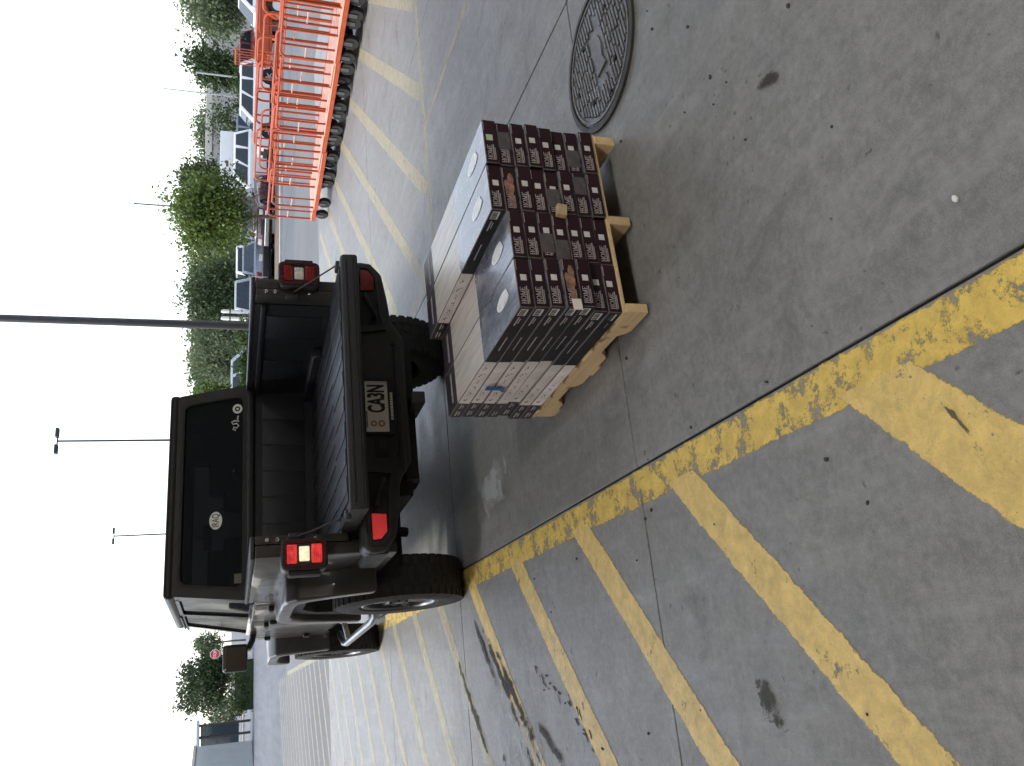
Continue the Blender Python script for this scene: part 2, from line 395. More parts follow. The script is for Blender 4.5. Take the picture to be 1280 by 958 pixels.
def sstep(a, b, x):
    t = max(0.0, min(1.0, (x-a)/(b-a))); return t*t*(3-2*t)
def zf(x, y):
    """the lot falls gently away from the building"""
    return -0.4*sstep(27.0, 36.0, 0.347*x+0.938*y)

# ---------------------------------------------------------------- ground, slabs, markings
SX, SY, JX, JY = 2.22, 2.75, 0.68, 2.75
X0, X1 = JX-5*SX, JX+5*SX
Y0, Y1 = JY-3*SY, JY+4*SY
def ground():
    e = 0.004
    xs = sorted(set([-1500, -700, -300, -140, -70, -40, -25, -16, X0-e, X0, X1, X1+e, 15, 18, 22, 27, 33, 42, 60, 90, 150, 300, 700, 1500]))
    ys = sorted(set([-600, -200, -60, -20, Y0-e, Y0, Y1, Y1+e, 15, 16.5, 18, 20, 22, 24, 26, 28, 30, 32, 35, 40, 50, 70, 110, 200, 400, 900, 1800]))
    mb = MB(); nx = len(xs)
    for y in ys:
        for x in xs:
            inside = X0 <= x <= X1 and Y0 <= y <= Y1
            mb.v.append((x, y, -0.045 if inside else zf(x, y)))
    for j in range(len(ys)-1):
        for i in range(nx-1):
            a = j*nx+i; mb.f.append((a, a+1, a+nx+1, a+nx)); mb.m.append(0)
    tag(mb.build('ground', M_ground, None, 0), 'grey concrete and asphalt lot running to the horizon', None, None, 'structure')
ground()
pav = tag(obj('pavement', None), 'grey sawn concrete floor of the loading zone', None, None, 'structure')
slab_me = None
mb = MB().rbox(-SX/2+0.0048, SX/2-0.0048, -SY/2+0.0048, SY/2-0.0048, -0.0115, 0.0, 0.002, 1)
slab_me = mb.mesh('slab', M_conc, 0)
for i in range(10):
    for j in range(7):
        obj('slab', slab_me, pav, (X0+SX*(i+0.5), Y0+SY*(j+0.5), random.uniform(-0.0002, 0.0002)))

MB().box(X0, X1, Y0, Y1, -0.044, -0.012).build('joint_filler', pm('joint_filler', (0.02, 0.02, 0.02), 0.9, 0, 0.3, 4), pav, 0)
def stripe(name, p0, p1, wd, mat, z=0.004, segs=None, parent=pav, skew0=0.0, skew1=0.0):
    """painted line: UV y = distance to the nearest long edge"""
    a, b = Vector(p0), Vector(p1); d = b-a; L = d.length; d.normalize(); n = Vector((-d.y, d.x))
    segs = segs or max(1, int(L/1.5)); vs_, fs_, uvs = [], [], []
    for i in range(segs+1):
        t = i/segs; 
        for k, s in enumerate((-0.5, 0.0, 0.5)):
            sh = (skew0*(1-t)+skew1*t)*s*wd
            q = a+d*(L*t+sh)+n*(s*wd); vs_.append((q.x, q.y, zf(q.x, q.y)+z)); uvs.append((L*t, wd*(0.5-abs(s))))
    for i in range(segs):
        for k in (0, 1): fs_.append((i*3+k, (i+1)*3+k, (i+1)*3+k+1, i*3+k+1))
    me = bpy.data.meshes.new(name); me.from_pydata(vs_, [], fs_); me.materials.append(mat)
    ul = me.uv_layers.new(name='UVMap')
    for l in me.loops: ul.data[l.index].uv = uvs[l.vertex_index]
    return obj(name, me, parent)
# left hatched zone: border along the joint, branches at 45 degrees
stripe('border_stripe', (0.606, -1.5), (0.606, 13.5), 0.148, M_pmain, 0.0009)
stripe('border_stripe', (0.615, 13.5), (0.615, 24.0), 0.125, M_pfar, 0.0009)
ys = [1.47, 2.42, 3.33, 4.26, 5.17, 6.10, 7.02, 7.98, 8.9]
while ys[-1] < 27.5: ys.append(ys[-1]+0.92)
for i, y in enumerate(ys):
    wd = 0.20 if i == 0 else 0.158
    ln = 7.0 if y < 9 else 5.0
    stripe('hatch_stripe', (0.575, y+0.03), (0.545-ln, y-ln*0.98), wd, M_pbr if y < 5.4 else M_pfar, 0.0018, None, pav, 1.0, 1.0)
# right hatched zone
stripe('border_stripe', (2.95, 5.48), (11.5, 5.48), 0.11, M_pfar, 0.0009)
stripe('border_stripe', (4.22, 2.9), (4.22, 5.42), 0.10, M_pfar, 0.0009)
stripe('border_stripe', (2.98, 5.55), (2.98, 13.6), 0.12, M_pfar, 0.0009)
for k in range(11):
    c = 0.0-0.94*k; xs_ = max(3.06, 5.55+c)
    x1_ = 9.2
    if x1_-c > 13.4: x1_ = 13.4+c
    if x1_ > xs_+0.4: stripe('hatch_stripe', (xs_, xs_-c), (x1_, x1_-c), 0.17, M_pfar, 0.0018, None, pav, 0, 0)

def patch(name, poly, mat, z, parent=pav):
    """irregular floor-mark sheet, UV y = 1 at centre, 0 at rim"""
    n = len(poly); cx = sum(p[0] for p in poly)/n; cy = sum(p[1] for p in poly)/n
    vs_ = [(cx, cy, z)]+[(x, y, z) for x, y in poly]; fs_ = [(0, i+1, (i+1) % n+1) for i in range(n)]
    me = bpy.data.meshes.new(name); me.from_pydata(vs_, [], fs_); me.materials.append(mat)
    ul = me.uv_layers.new(name='UVMap')
    for l in me.loops: ul.data[l.index].uv = (0.5, 1.0 if l.vertex_index == 0 else 0.0)
    return obj(name, me, parent)
def blob(cx, cy, rx, ry, a=0.0, n=14):
    out = []
    for i in range(n):
        t = 2*math.pi*i/n; k = random.uniform(0.82, 1.15); x, y = rx*k*math.cos(t), ry*k*math.sin(t)
        out.append((cx+x*math.cos(a)-y*math.sin(a), cy+x*math.sin(a)+y*math.cos(a)))
    return out
patch('oil_stain', blob(-0.145, 2.17, 0.13, 0.075, R(20)), M_oil, 0.0044)
for (x, y, rx, ry, a_, zz) in ((0.02, 4.74, 0.62, 0.055, 46, 0.0044), (-0.12, 4.50, 0.66, 0.060, 47, 0.0050), (-0.55, 4.22, 0.40, 0.10, 44, 0.0056), (0.16, 5.02, 0.50, 0.045, 44, 0.0062),
                               (-0.30, 4.05, 0.30, 0.045, 60, 0.0068), (-0.75, 3.75, 0.30, 0.12, 40, 0.0074), (-0.20, 5.35, 0.7, 0.05, 46, 0.0044), (-0.62, 4.62, 0.5, 0.07, 45, 0.0044)):
    patch('oil_stain', blob(x, y, rx, ry, R(a_), 20), M_skid, zz)
rs_ = random.Random(44); mk = MB()
for k in range(26):                                     # dotted scuffs crossing the hatching
    t_ = k/25.0; x = 0.02-0.34*t_+rs_.uniform(-0.03, 0.03); y = 4.12-0.72*t_+0.05*math.sin(t_*9)+rs_.uniform(-0.05, 0.05)
    mk.prism(blob(x, y, rs_.uniform(0.008, 0.030), rs_.uniform(0.003, 0.008), R(rs_.uniform(20, 90)), 8), 'z', 0.0034, 0.0040)
mk = mk.build('scuff_marks', pm('scuff', (0.06, 0.058, 0.055), 0.8), pav, 0); mk['kind'] = 'stuff'
rs_ = random.Random(45); mk = MB()
for k in range(70):                                    # grit and gum spots on the bare floor
    x = rs_.uniform(-1.2, 2.6); y = rs_.uniform(1.0, 4.2)
    r_ = rs_.choice((0.003, 0.004, 0.005, 0.007))*rs_.uniform(0.7, 1.3)
    mk.prism(blob(x, y, r_, r_*rs_.uniform(0.5, 0.9), rs_.uniform(0, 6), 7), 'z', -0.001, 0.0050)
mk = mk.build('gum_spots', pm('gum', (0.05, 0.049, 0.047), 0.8), pav, 0); mk['kind'] = 'stuff'
patch('pale_patch', blob(-0.45, 4.35, 0.9, 0.45, R(45)), M_pale, 0.0038)  # pale blue-white patch across the left hatching
patch('pale_patch', blob(1.05, 4.55, 0.30, 0.55, R(10)), M_pale, 0.0038)  # whitish floor reflection under the bumper, painted as a pale patch
patch('oil_stain', blob(1.52, 1.60, 0.09, 0.045, R(70)), M_skid, 0.0044)
patch('oil_stain', blob(0.42, 1.30, 0.10, 0.012, R(30)), M_oil, 0.0050)

# kerb, planting strip, far kerb
def strip(name, pts, z0, z1, mat, label, kind='structure', bev=0.02):
    mb = MB().prism(pts, 'z', z0, z1, bev, 1); return tag(mb.build(name, mat), label, None, None, kind)
M_kerb = pm('kerb_concrete', (0.46, 0.45, 0.43), 0.8, 0, 0.15, 4, 0.2)
M_mulch = pm('mulch', (0.16, 0.115, 0.085), 0.95, 0, 0.5, 5, 1.0)
strip('kerb', [(13.0, 32.1), (33.5, 28.1), (33.5, 27.85), (13.0, 31.85)], -0.42, -0.26, M_kerb, 'pale concrete kerb along the planting strip')
strip('planting_strip', [(13.0, 32.1), (13.0, 36.3), (35.0, 33.0), (35.0, 27.8)], -0.42, -0.28, M_mulch, 'brown mulch planting strip in front of the parked cars')
strip('far_pavement', [(-40, 108), (6, 123), (6, 127), (-40, 112)], -0.42, -0.20, pm('pinkish_paving', (0.44, 0.35, 0.29), 0.85, 0, 0.1, 2), 'pinkish far pavement at the end of the asphalt lane')

# ---------------------------------------------------------------- loading canopy and storefront behind the viewer
M_soffit = pm('canopy_soffit', (0.40, 0.39, 0.37), 0.8, 0, 0.08, 1.5)
M_block = pm('store_block_wall', (0.30, 0.235, 0.18), 0.85, 0, 0.15, 2, 0.2)
cn = thing('loading_canopy', 'tan flat canopy over the loading zone, outside the frame overhead', 'canopy', (0, 0, 0))
MB().box(-9.0, 13, -9.6, 8.0, 5.5, 6.0).build('roof_slab', M_soffit, cn, 0)
for x in (-7.0, 11.8): MB().rbox(x-0.3, x+0.3, 7.0, 7.6, 0.0, 5.49, 0.03, 1).build('column', M_block, cn, 0)
M_lampw = pm('canopy_lamp_glow', (1.0, 0.94, 0.86), 0.4, 0, 0.02, 5, 0, 0, 0.02, 27.0)
for x in (-6.0, -2.0, 2.0, 6.0): MB().rbox(x-0.3, x+0.3, -1.8, -1.2, 5.40, 5.495, 0.02, 1).build('lamp', M_lampw, cn, 0)
sw = thing('storefront', 'brown block store wall behind the viewer, outside the frame', 'building', (0, -9.6, 0))
MB().box(-40, 40, -0.8, 0.0, 0, 8.0).build('wall', M_block, sw, 0)
MB().box(-9.6, -9.05, 0.0, 48.0, 0, 5.6).build('added_side_wall', M_block, sw, 0)  # added unseen wall: blocks the left sky and darkens side reflections

# ---------------------------------------------------------------- manhole cover
def cast_mat():
    mt, nt, b = base('cast_iron'); v = coords(nt)
    n = noise(nt, v, 7, 6, 0.65); n2 = noise(nt, v, 60, 4)
    c = ramp(nt, n, [(0.3, (0.085, 0.08, 0.075)), (0.5, (0.14, 0.135, 0.13)), (0.7, (0.20, 0.215, 0.235))])
    nt.links.new(c, b.inputs['Base Color']); b.inputs['Metallic'].default_value = 0.35
    nt.links.new(ramp(nt, n2, [(0.3, (0.35,)*3), (0.7, (0.6,)*3)]), b.inputs['Roughness']); bump(nt, b, n2, 0.3, 0.004)
    return mt
M_iron = cast_mat()
mh = thing('manhole_cover', 'round ribbed cast iron manhole cover set in the concrete', 'manhole cover', (2.40, 2.52, 0.0), R(8))
MB().lathe([(0.318, -0.01), (0.318, 0.012), (0.296, 0.014), (0.293, -0.004)], 56, 'z').build('frame_ring', pm('iron_ring_dark', (0.06, 0.058, 0.055), 0.6, 0.3, 0.3, 9), mh)
MB().lathe([(0.001, 0.006), (0.288, 0.006), (0.290, -0.01)], 56, 'z').build('cover_plate', M_iron, mh)
mb = MB()
for i in range(-11, 12):
    y = i*0.0225
    L = math.sqrt(max(0, 0.262**2-y*y))
    segs = []
    x = -L+random.uniform(0, 0.02)
    while x < L:
        l = random.uniform(0.05, 0.13); x2 = min(L, x+l)
        if not (abs(y) < 0.05 and x2 > -0.10 and x < 0.10): segs.append((x, x2))
        x = x2+0.014
    for a, b in segs:
        if b-a > 0.012: mb.rbox(a, b, y-0.0062, y+0.0062, 0.0055, 0.0125, 0.0015, 1)
mb.build('rib', M_iron, mh, 0)
mb = MB().lathe([(0.272, 0.005), (0.272, 0.0115), (0.282, 0.0115), (0.282, 0.005)], 48, 'z')
mb.build('rim_band', M_iron, mh)
MB().prism([(-0.085, -0.045), (-0.03, -0.03), (0.03, -0.045), (0.088, -0.03), (0.088, 0.03), (0.03, 0.045), (-0.03, 0.03), (-0.085, 0.045)], 'z', 0.005, 0.0135, 0.002, 1).build('maker_badge', M_iron, mh)
for (x, y) in ((0.15, 0.10), (-0.15, 0.12), (0.13, -0.13), (-0.14, -0.11), (0.0, 0.225), (-0.235, -0.02)):
    MB().lathe([(0.0005, 0.0146), (0.0115, 0.0146), (0.014, 0.013), (0.014, 0.006)], 12, 'z', 0, Matrix.Translation((x, y, 0))).build('pick_hole', M_dark, mh)

MB().prism(blob(0, 0, 0.011, 0.006, 0.5, 9), 'z', 0.0, 0.006, 0.0015, 1).build('pebble', M_vinyl)
tag(bpy.data.objects['pebble'], 'small white stone chip on the bare concrete floor', 'pebble').location = (0.85, 1.145, 0.001)

# ---------------------------------------------------------------- pallet
def wood_mat(name, col, dark):
    mt, nt, b = base(name); v = coords(nt, 'Object', (22, 1.6, 22))
    oi = nt.nodes.new('ShaderNodeObjectInfo')
    n = noise(nt, v, 1.6, 6, 0.6, 0.8); kn = noise(nt, coords(nt, 'Object'), 7, 3)
    c = ramp(nt, n, [(0.3, tuple(x*0.8 for x in col)), (0.6, col), (0.8, tuple(min(1, x*1.15) for x in col))])
    c = mixc(nt, ramp(nt, kn, [(0.64, (0, 0, 0)), (0.72, (0.8,)*3)]), c, dark)
    c = mixc(nt, 1.0, c, ramp(nt, oi.outputs['Random'], [(0, (0.82, 0.80, 0.78)), (1, (1.08, 1.06, 1.0))]), 'MULTIPLY')
    nt.links.new(c, b.inputs['Base Color']); b.inputs['Roughness'].default_value = 0.75; bump(nt, b, n, 0.3, 0.003)
    return mt
M_pine = wood_mat('pallet_pine', (0.72, 0.53, 0.30), (0.20, 0.10, 0.05))
PX, PY, PA = 1.185, 2.453, R(3.374)
pal = thing('wooden_pallet', 'light pine pallet carrying the flooring cartons', 'pallet', (PX, PY, 0.0), PA)
PW, PL = 0.79, 1.04
def stringer(x):
    z0, z1 = 0.013, 0.100
    def notch(c): return [(c-0.125, z0), (c-0.10, z0+0.012), (c-0.075, z0+0.040), (c+0.07, z0+0.042), (c+0.10, z0+0.014), (c+0.12, z0)]
    p = [(0.0, z0)]+notch(0.27)+notch(0.77)+[(PL, z0), (PL, z1), (0.0, z1)]
    return MB().prism(p, 'x', x-0.019, x+0.019, 0.003, 1)
for x in (0.019, PW/2, PW-0.019): stringer(x).build('stringer', M_pine, pal, 0)
ny = 7
for i in range(ny):
    y = 0.001+i*(PL-0.09)/(ny-1)
    jit = random.uniform(-0.004, 0.004)
    MB().rbox(-0.004+jit, PW+0.004+jit, y, y+0.088, 0.1005, 0.1145, 0.002, 1).build('deck_board', M_pine, pal, 0)
for y in (0.475, PL-0.095): MB().rbox(0.0, PW, y, y+0.088, 0.0005, 0.0128, 0.002, 1).build('bottom_board', M_pine, pal, 0)

# ---------------------------------------------------------------- flooring cartons
BW, BH, BL, L1, L2 = 0.198, 0.0555, 1.06, 0.456, 0.892
def carton_print(name, col, rough, edge=(0.30, 0.24, 0.20)):
    mt, nt, b = base(name); v = coords(nt, 'Object'); oi = nt.nodes.new('ShaderNodeObjectInfo')
    n = noise(nt, v, 9, 6, 0.65); sc = noise(nt, coords(nt, 'Object', (40, 3, 40)), 3, 5, 0.7)
    c = ramp(nt, n, [(0.3, tuple(x*0.82 for x in col)), (0.7, tuple(x*1.15 for x in col))])
    c = mixc(nt, ramp(nt, sc, [(0.68, (0, 0, 0)), (0.80, (0.12,)*3)]), c, edge)
    c = mixc(nt, 1.0, c, ramp(nt, oi.outputs['Random'], [(0, (0.85,)*3), (1, (1.15,)*3)]), 'MULTIPLY')
    nt.links.new(c, b.inputs['Base Color']); nt.links.new(ramp(nt, n, [(0.3, (rough-0.06,)*3), (0.7, (rough+0.1,)*3)]), b.inputs['Roughness'])
    b.inputs['Specular IOR Level'].default_value = 0.22; bump(nt, b, noise(nt, v, 5, 2), 0.12, 0.01); return mt
M_cend = carton_print('carton_maroon', (0.027, 0.0105, 0.015), 0.40)
M_cside = carton_print('carton_black', (0.008, 0.007, 0.008), 0.42)
M_cband = carton_print('carton_plum', (0.032, 0.022, 0.030), 0.36)
M_cwhite = carton_print('carton_white', (0.74, 0.68, 0.65), 0.5, (0.40, 0.34, 0.30))
def photo_mat():
    mt, nt, b = base('carton_room_photo'); v = coords(nt, 'Object', (9, 2.2, 1)); v2 = coords(nt, 'Object')
    n = noise(nt, v, 1.7, 5, 0.6, 1.2); n2 = noise(nt, v2, 24, 5)
    c = ramp(nt, n, [(0.30, (0.035, 0.040, 0.055)), (0.45, (0.10, 0.115, 0.15)), (0.56, (0.16, 0.17, 0.21)), (0.70, (0.34, 0.33, 0.33))])
    c = mixc(nt, 0.2, c, ramp(nt, n2, [(0.3, (0.05, 0.055, 0.07)), (0.7, (0.28, 0.28, 0.3))]))
    nt.links.new(c, b.inputs['Base Color']); b.inputs['Roughness'].default_value = 0.22; b.inputs['Coat Weight'].default_value = 0.4
    b.inputs['Coat Roughness'].default_value = 0.12
    bump(nt, b, noise(nt, v2, 4, 2), 0.08, 0.01); return mt
M_photo = photo_mat()
def plank_mat():
    mt, nt, b = base('carton_plank_print'); v = coords(nt, 'Object', (26, 2.0, 1))
    n = noise(nt, v, 1.3, 6, 0.62, 1.0); n2 = noise(nt, v, 5.5, 4)
    c = ramp(nt, n, [(0.28, (0.36, 0.31, 0.26)), (0.5, (0.52, 0.47, 0.41)), (0.72, (0.66, 0.62, 0.56))])
    c = mixc(nt, 0.25, c, ramp(nt, n2, [(0.35, (0.34, 0.29, 0.23)), (0.65, (0.62, 0.58, 0.52))]))
    nt.links.new(c, b.inputs['Base Color']); b.inputs['Roughness'].default_value = 0.34; b.inputs['Coat Weight'].default_value = 0.25
    b.inputs['Coat Roughness'].default_value = 0.2; return mt
M_plank = plank_mat()
M_edge = pm('carton_edge_wear', (0.13, 0.11, 0.105), 0.7, 0, 0.3, 30)
M_lab = pm('label_white', (0.66, 0.66, 0.63), 0.45, 0, 0.12, 90)
M_labg = pm('label_green', (0.55, 0.62, 0.42), 0.45, 0, 0.12, 90)
M_print = pm('silver_print', (0.52, 0.47, 0.46), 0.4, 0, 0.2, 120)
M_printd = pm('dark_print', (0.10, 0.09, 0.09), 0.6)
M_kraft = pm('torn_kraft', (0.30, 0.17, 0.12), 0.9, 0, 0.5, 30, 0.6)
M_tape = pm('clear_tape', (0.10, 0.085, 0.085), 0.18, 0, 0.25, 14)
M_btape = pm('blue_tape', (0.02, 0.10, 0.36), 0.6, 0, 0.15, 20)
M_woodb = wood_mat('wood_block', (0.62, 0.47, 0.30), (0.4, 0.27, 0.15))
def carton_mesh(seed=0):
    mb = MB(); r = 0.0028; jr = random.Random(seed)
    cuts = [0.0, L1, L2, BL]
    prof = [(r, 0), (BW-r, 0), (BW, r), (BW, BH-r), (BW-r, BH), (r, BH), (0, BH-r), (0, r)]
    side = [(5, 5, 5), (6, 6, 6), (1, 2, 5), (6, 6, 6), (3, 4, 5), (6, 6, 6), (1, 2, 5), (6, 6, 6)]
    ysv = [0.0, r, L1, L2, BL-r, BL]
    for k, y in enumerate(ysv):
        ins = r if k in (0, 5) else 0.0; sag = jr.uniform(0, 0.0022); lean = jr.uniform(-0.002, 0.002)
        for (x, z) in prof: mb.v.append((min(max(x, ins), BW-ins)+lean*(z/BH), y+jr.uniform(-0.0006, 0.0006), min(max(z, ins), BH-ins)-(sag if z > BH/2 else 0)*(1 if k not in (2, 3) else 0.5)))
    seg_of = [None, 0, 1, 2, None]
    for k in range(5):
        for i in range(8):
            a, b = k*8+i, k*8+(i+1) % 8; mb.f.append((a, b, b+8, a+8))
            mi = 6 if seg_of[k] is None else side[i][seg_of[k]]
            if mi == 6: mi = (0 if i in (1, 7) or k in (0, 4) else 0) if random.random() < 0.0 else 6
            mb.m.append(mi)
    mb.f.append(tuple(range(8))[::-1]); mb.m.append(0)
    mb.f.append(tuple(range(40, 48))); mb.m.append(0)
    return mb.mesh('flooring_carton', [M_cend, M_cside, M_cwhite, M_photo, M_plank, M_cband, M_edge], 0)
carton_mes = [carton_mesh(q) for q in range(6)]
def glyphs(word, h, t=0.0026):
    """serif capitals as flat strokes in the x-z plane facing -y"""
    mb = MB(); x = 0.0; e0, e1 = -0.0006, 0.0004
    th, tn = h*0.13, h*0.07
    def bar(a, b, c, d): mb.box(x+a, x+b, e0, e1, c, d)
    for ch in word:
        if ch == 'H':
            wd = h*0.78
            for q in (0.08*h, wd-0.08*h-th): bar(q, q+th, 0, h); bar(q-0.06*h, q+th+0.06*h, 0, tn); bar(q-0.06*h, q+th+0.06*h, h-tn, h)
            bar(0.1*h, wd-0.1*h, h*0.48, h*0.48+tn)
        elif ch == 'O':
            wd = h*0.86; N = 16
            o = [(x+wd/2+wd/2*math.cos(2*math.pi*i/N), h/2+h/2*math.sin(2*math.pi*i/N)) for i in range(N)]
            n_ = [(x+wd/2+(wd/2-th)*math.cos(2*math.pi*i/N), h/2+(h/2-tn)*math.sin(2*math.pi*i/N)) for i in range(N)]
            mb.ring(o, n_, 'y', e0, e1)
        elif ch == 'M':
            wd = h*0.98
            bar(0.08*h, 0.08*h+tn, 0, h); bar(wd-0.08*h-th, wd-0.08*h, 0, h)
            for q in (0.08*h+tn/2, wd-0.08*h-th/2): bar(q-0.1*h, q+0.1*h, 0, tn)
            for a, b in ((0.09*h, wd*0.5), (wd-0.16*h, wd*0.5)):
                mb.prism([(x+a, h), (x+a+th, h), (x+b+th*0.4, 0.02*h), (x+b-th*0.4, 0.02*h)], 'y', e0, e1)
        elif ch == 'E':
            wd = h*0.68
            bar(0.08*h, 0.08*h+th, 0, h)
            bar(0.02*h, wd, 0, tn); bar(0.02*h, wd, h-tn, h); bar(0.08*h, wd*0.8, h*0.48, h*0.48+tn)
            bar(wd-tn, wd, 0, h*0.2); bar(wd-tn, wd, h*0.8, h)
        x += wd+h*0.10
    return mb, x
def lettering_mesh():
    mb, wd = glyphs('HOME', 0.0185)
    mb.v = [(a+0.014, b, c+0.0255) for a, b, c in mb.v]
    rnd = random.Random(3)
    mb.box(0.014, 0.014+wd, -0.0006, 0.0004, 0.0222, 0.0230)
    for z, h, a, b in ((0.0175, 0.0032, 0.014, 0.086), (0.0125, 0.0026, 0.016, 0.070)):
        x = a
        while x < b:
            l = rnd.uniform(0.0016, 0.0034); mb.box(x, x+l, -0.0006, 0.0004, z, z+h); x += l+0.0011
    x = 0.150
    while x < 0.190:                    # faint line by the upper edge
        l = rnd.uniform(0.0016, 0.003); mb.box(x, x+l, -0.0006, 0.0004, 0.0478, 0.0500); x += l+0.0012
    return mb.mesh('lettering', M_print, 0)
letter_me = lettering_mesh()
sticker_me = MB().box(0.106, 0.130, -0.0007, 0.0004, 0.018, 0.041).mesh('sticker', M_lab, 0)
stickerg_me = MB().box(0.104, 0.131, -0.0007, 0.0004, 0.017, 0.043).mesh('sticker', M_labg, 0)
def barcode_mesh():
    mb = MB().box(-0.0007, 0.0004, 0.014, 0.062, 0.016, 0.044, 0)
    y = 0.018; rnd = random.Random(5)
    while y < 0.058:
        l = rnd.choice((0.0012, 0.002, 0.003)); mb.box(-0.0011, 0.0002, y, y+l, 0.022, 0.042, 1); y += l+rnd.choice((0.0012, 0.002))
    return mb.mesh('barcode', [M_lab, M_printd], 0)
bar_me = barcode_mesh()
def sideprint_mesh():
    mb = MB(); rnd = random.Random(9)
    def words(a, b, z, h):
        y = a
        while y < b:
            l = rnd.uniform(0.002, 0.006); mb.box(-0.0007, 0.0004, y, y+l, z, z+h); y += l+0.0018
    words(0.075, 0.135, 0.030, 0.005); words(0.085, 0.120, 0.022, 0.0035)
    words(0.235, 0.345, 0.026, 0.004)
    words(0.905, 0.955, 0.030, 0.005); words(0.915, 0.945, 0.020, 0.004); words(0.985, 1.035, 0.030, 0.006); words(0.99, 1.03, 0.018, 0.005)
    return mb.mesh('side_lettering', M_print, 0)
side_me = sideprint_mesh()
def icons_mesh():
    mb = MB(); rnd = random.Random(11)
    for k in range(6):
        y = 0.50+k*0.066
        for q in range(5):
            a = y+rnd.uniform(0, 0.026); z = 0.018+rnd.uniform(0, 0.018)
            mb.box(-0.0007, 0.0004, a, a+rnd.uniform(0.004, 0.010), z, z+rnd.uniform(0.002, 0.005))
    return mb.mesh('icon_print', M_printd, 0)
icon_me = icons_mesh()
def badge_mesh():
    mb = MB(); N = 28
    def leaf(s):  # white oval with a cut lower end
        out = []
        for i in range(N):
            t = 2*math.pi*i/N; out.append((0.12+0.030*s*math.cos(t), 0.155+0.075*s*math.sin(t)))
        return [(x, max(y, 0.155-0.060*s+(x-0.12)*0.6)) for x, y in out]
    mb.prism(leaf(1.0), 'z', -0.0004, 0.0007)
    return mb.mesh('badge', pm('badge_white', (0.74, 0.75, 0.76), 0.3, 0, 0.08, 12), 0)
badge_me = badge_mesh()
def bandtext_mesh():
    mb = MB(); rnd = random.Random(21); x = 0.035
    while x < 0.165:
        l = rnd.uniform(0.006, 0.010); mb.box(x, x+l*0.3, 0.952, 0.975, -0.0004, 0.0007)
        mb.box(x, x+l, 0.952 if rnd.random() < 0.5 else 0.97, 0.957 if rnd.random() < 0.5 else 0.975, -0.0004, 0.0007)
        mb.box(x+l*0.75, x+l, 0.952, 0.975 if rnd.random() < 0.6 else 0.963, -0.0004, 0.0007); x += l+0.004
    return mb.mesh('band_lettering', M_print, 0)
band_me = bandtext_mesh()
torn_me = MB()
for k in range(9):
    a = random.uniform(0.02, 0.15); torn_me.prism(blob(a, random.uniform(0.018, 0.040), random.uniform(0.015, 0.035), random.uniform(0.006, 0.013), random.uniform(-.4, .4), 9), 'y', -0.0016-0.0003*k, 0.0005)
torn_me = torn_me.mesh('torn_patch', M_kraft, 0)
tape_me = MB().rbox(0.005, 0.085, -0.0016, 0.0004, 0.002, 0.0535, 0.0005, 1).mesh('tape', M_tape, 0)
COLW = ('leftmost column', 'second column from left', 'third column from left', 'rightmost column')
LAYW = ('at the bottom', 'second from bottom', 'third from bottom', 'fourth from bottom', 'fifth from bottom', 'sixth from bottom', 'seventh from bottom', 'on top')
PR = Matrix.Rotation(PA, 4, 'Z'); PM = Matrix.Translation((PX, PY, 0)) @ PR
rng = random.Random(12)
shift = {0: -0.010, 1: -0.004, 2: 0.004, 3: -0.008, 4: 0.008, 5: 0.006, 6: 0.002, 7: 0.0}
TORN = {(2, 6), (0, 3)}; TAPE = {(1, 4), (1, 3), (3, 6), (2, 1), (2, 3), (3, 1)}; CRUSH = {(2, 3): 0.012, (3, 2): 0.014, (1, 5): -0.006, (2, 0): -0.004}
SMALL = {}
for col in range(4):
    n = 7 if col < 2 else 8
    for lay in range(n):
        dx = rng.uniform(-0.002, 0.002)+(shift[lay]*0.6); dy = rng.uniform(-0.009, 0.009)
        if lay == n-1: dx = 0.004
        dy += CRUSH.get((col, lay), 0.0)
        if lay in (2, 3) and col == 0: dy -= 0.018
        x = 0.002+col*(BW+0.0025)+dx*0.5; z = 0.1148+lay*(BH+0.0008)
        loc = PM @ Vector((x, 0.002+dy, z))
        side = ('topmost of the ' if lay == n-1 else '')
        lab = 'dark brown flooring carton, %s, %s' % (COLW[col], 'on top' if lay == n-1 else LAYW[lay])
        if (col, lay) in TORN: lab = 'torn '+lab
        o = tag(obj('flooring_carton', carton_mes[0 if lay == n-1 else rng.randrange(6)], None, loc, PA+rng.uniform(-0.004, 0.004)), lab, 'carton', 'flooring cartons on the pallet')
        obj('lettering', letter_me, o)
        obj('sticker', stickerg_me if (col, lay) == (3, 7) else sticker_me, o, (rng.uniform(-0.004, 0.004), 0, rng.uniform(-0.004, 0.003)))
        if col == 0 or (col == 2 and lay == 7):
            obj('barcode', bar_me, o); obj('side_lettering', side_me, o); obj('icon_print', icon_me, o)
        if lay == n-1:
            obj('badge', badge_me, o, (-0.01, 0, BH)); obj('band_lettering', band_me, o, (0, 0, BH))
        if (col, lay) in TORN: obj('torn_patch', torn_me, o)
        if (col, lay) in TAPE: obj('tape', tape_me, o, (rng.uniform(0, 0.1), 0, 0))
P = lambda x, y, z: PM @ Vector((x, y, z))
o = MB().rbox(-0.024, 0.024, -0.012, 0.012, -0.019, 0.019, 0.002, 1).build('wood_block', M_woodb, None, 0)
tag(o, 'small pale wood block wedged into the front of the carton stack', 'wood block'); o.location = P(0.405, -0.016, 0.30); o.rotation_euler = (0, R(8), PA)
o = MB().prism([(-0.03, -0.016), (0.012, -0.018), (0.014, 0.016), (-0.028, 0.018)], 'y', -0.0015, 0.0015).build('paper_label', M_plate, None, 0)
tag(o, 'loose cream paper label sticking out at the near corner of the stack', 'label'); o.location = P(0.014, -0.03, 0.305); o.rotation_euler = (0, R(-6), PA)
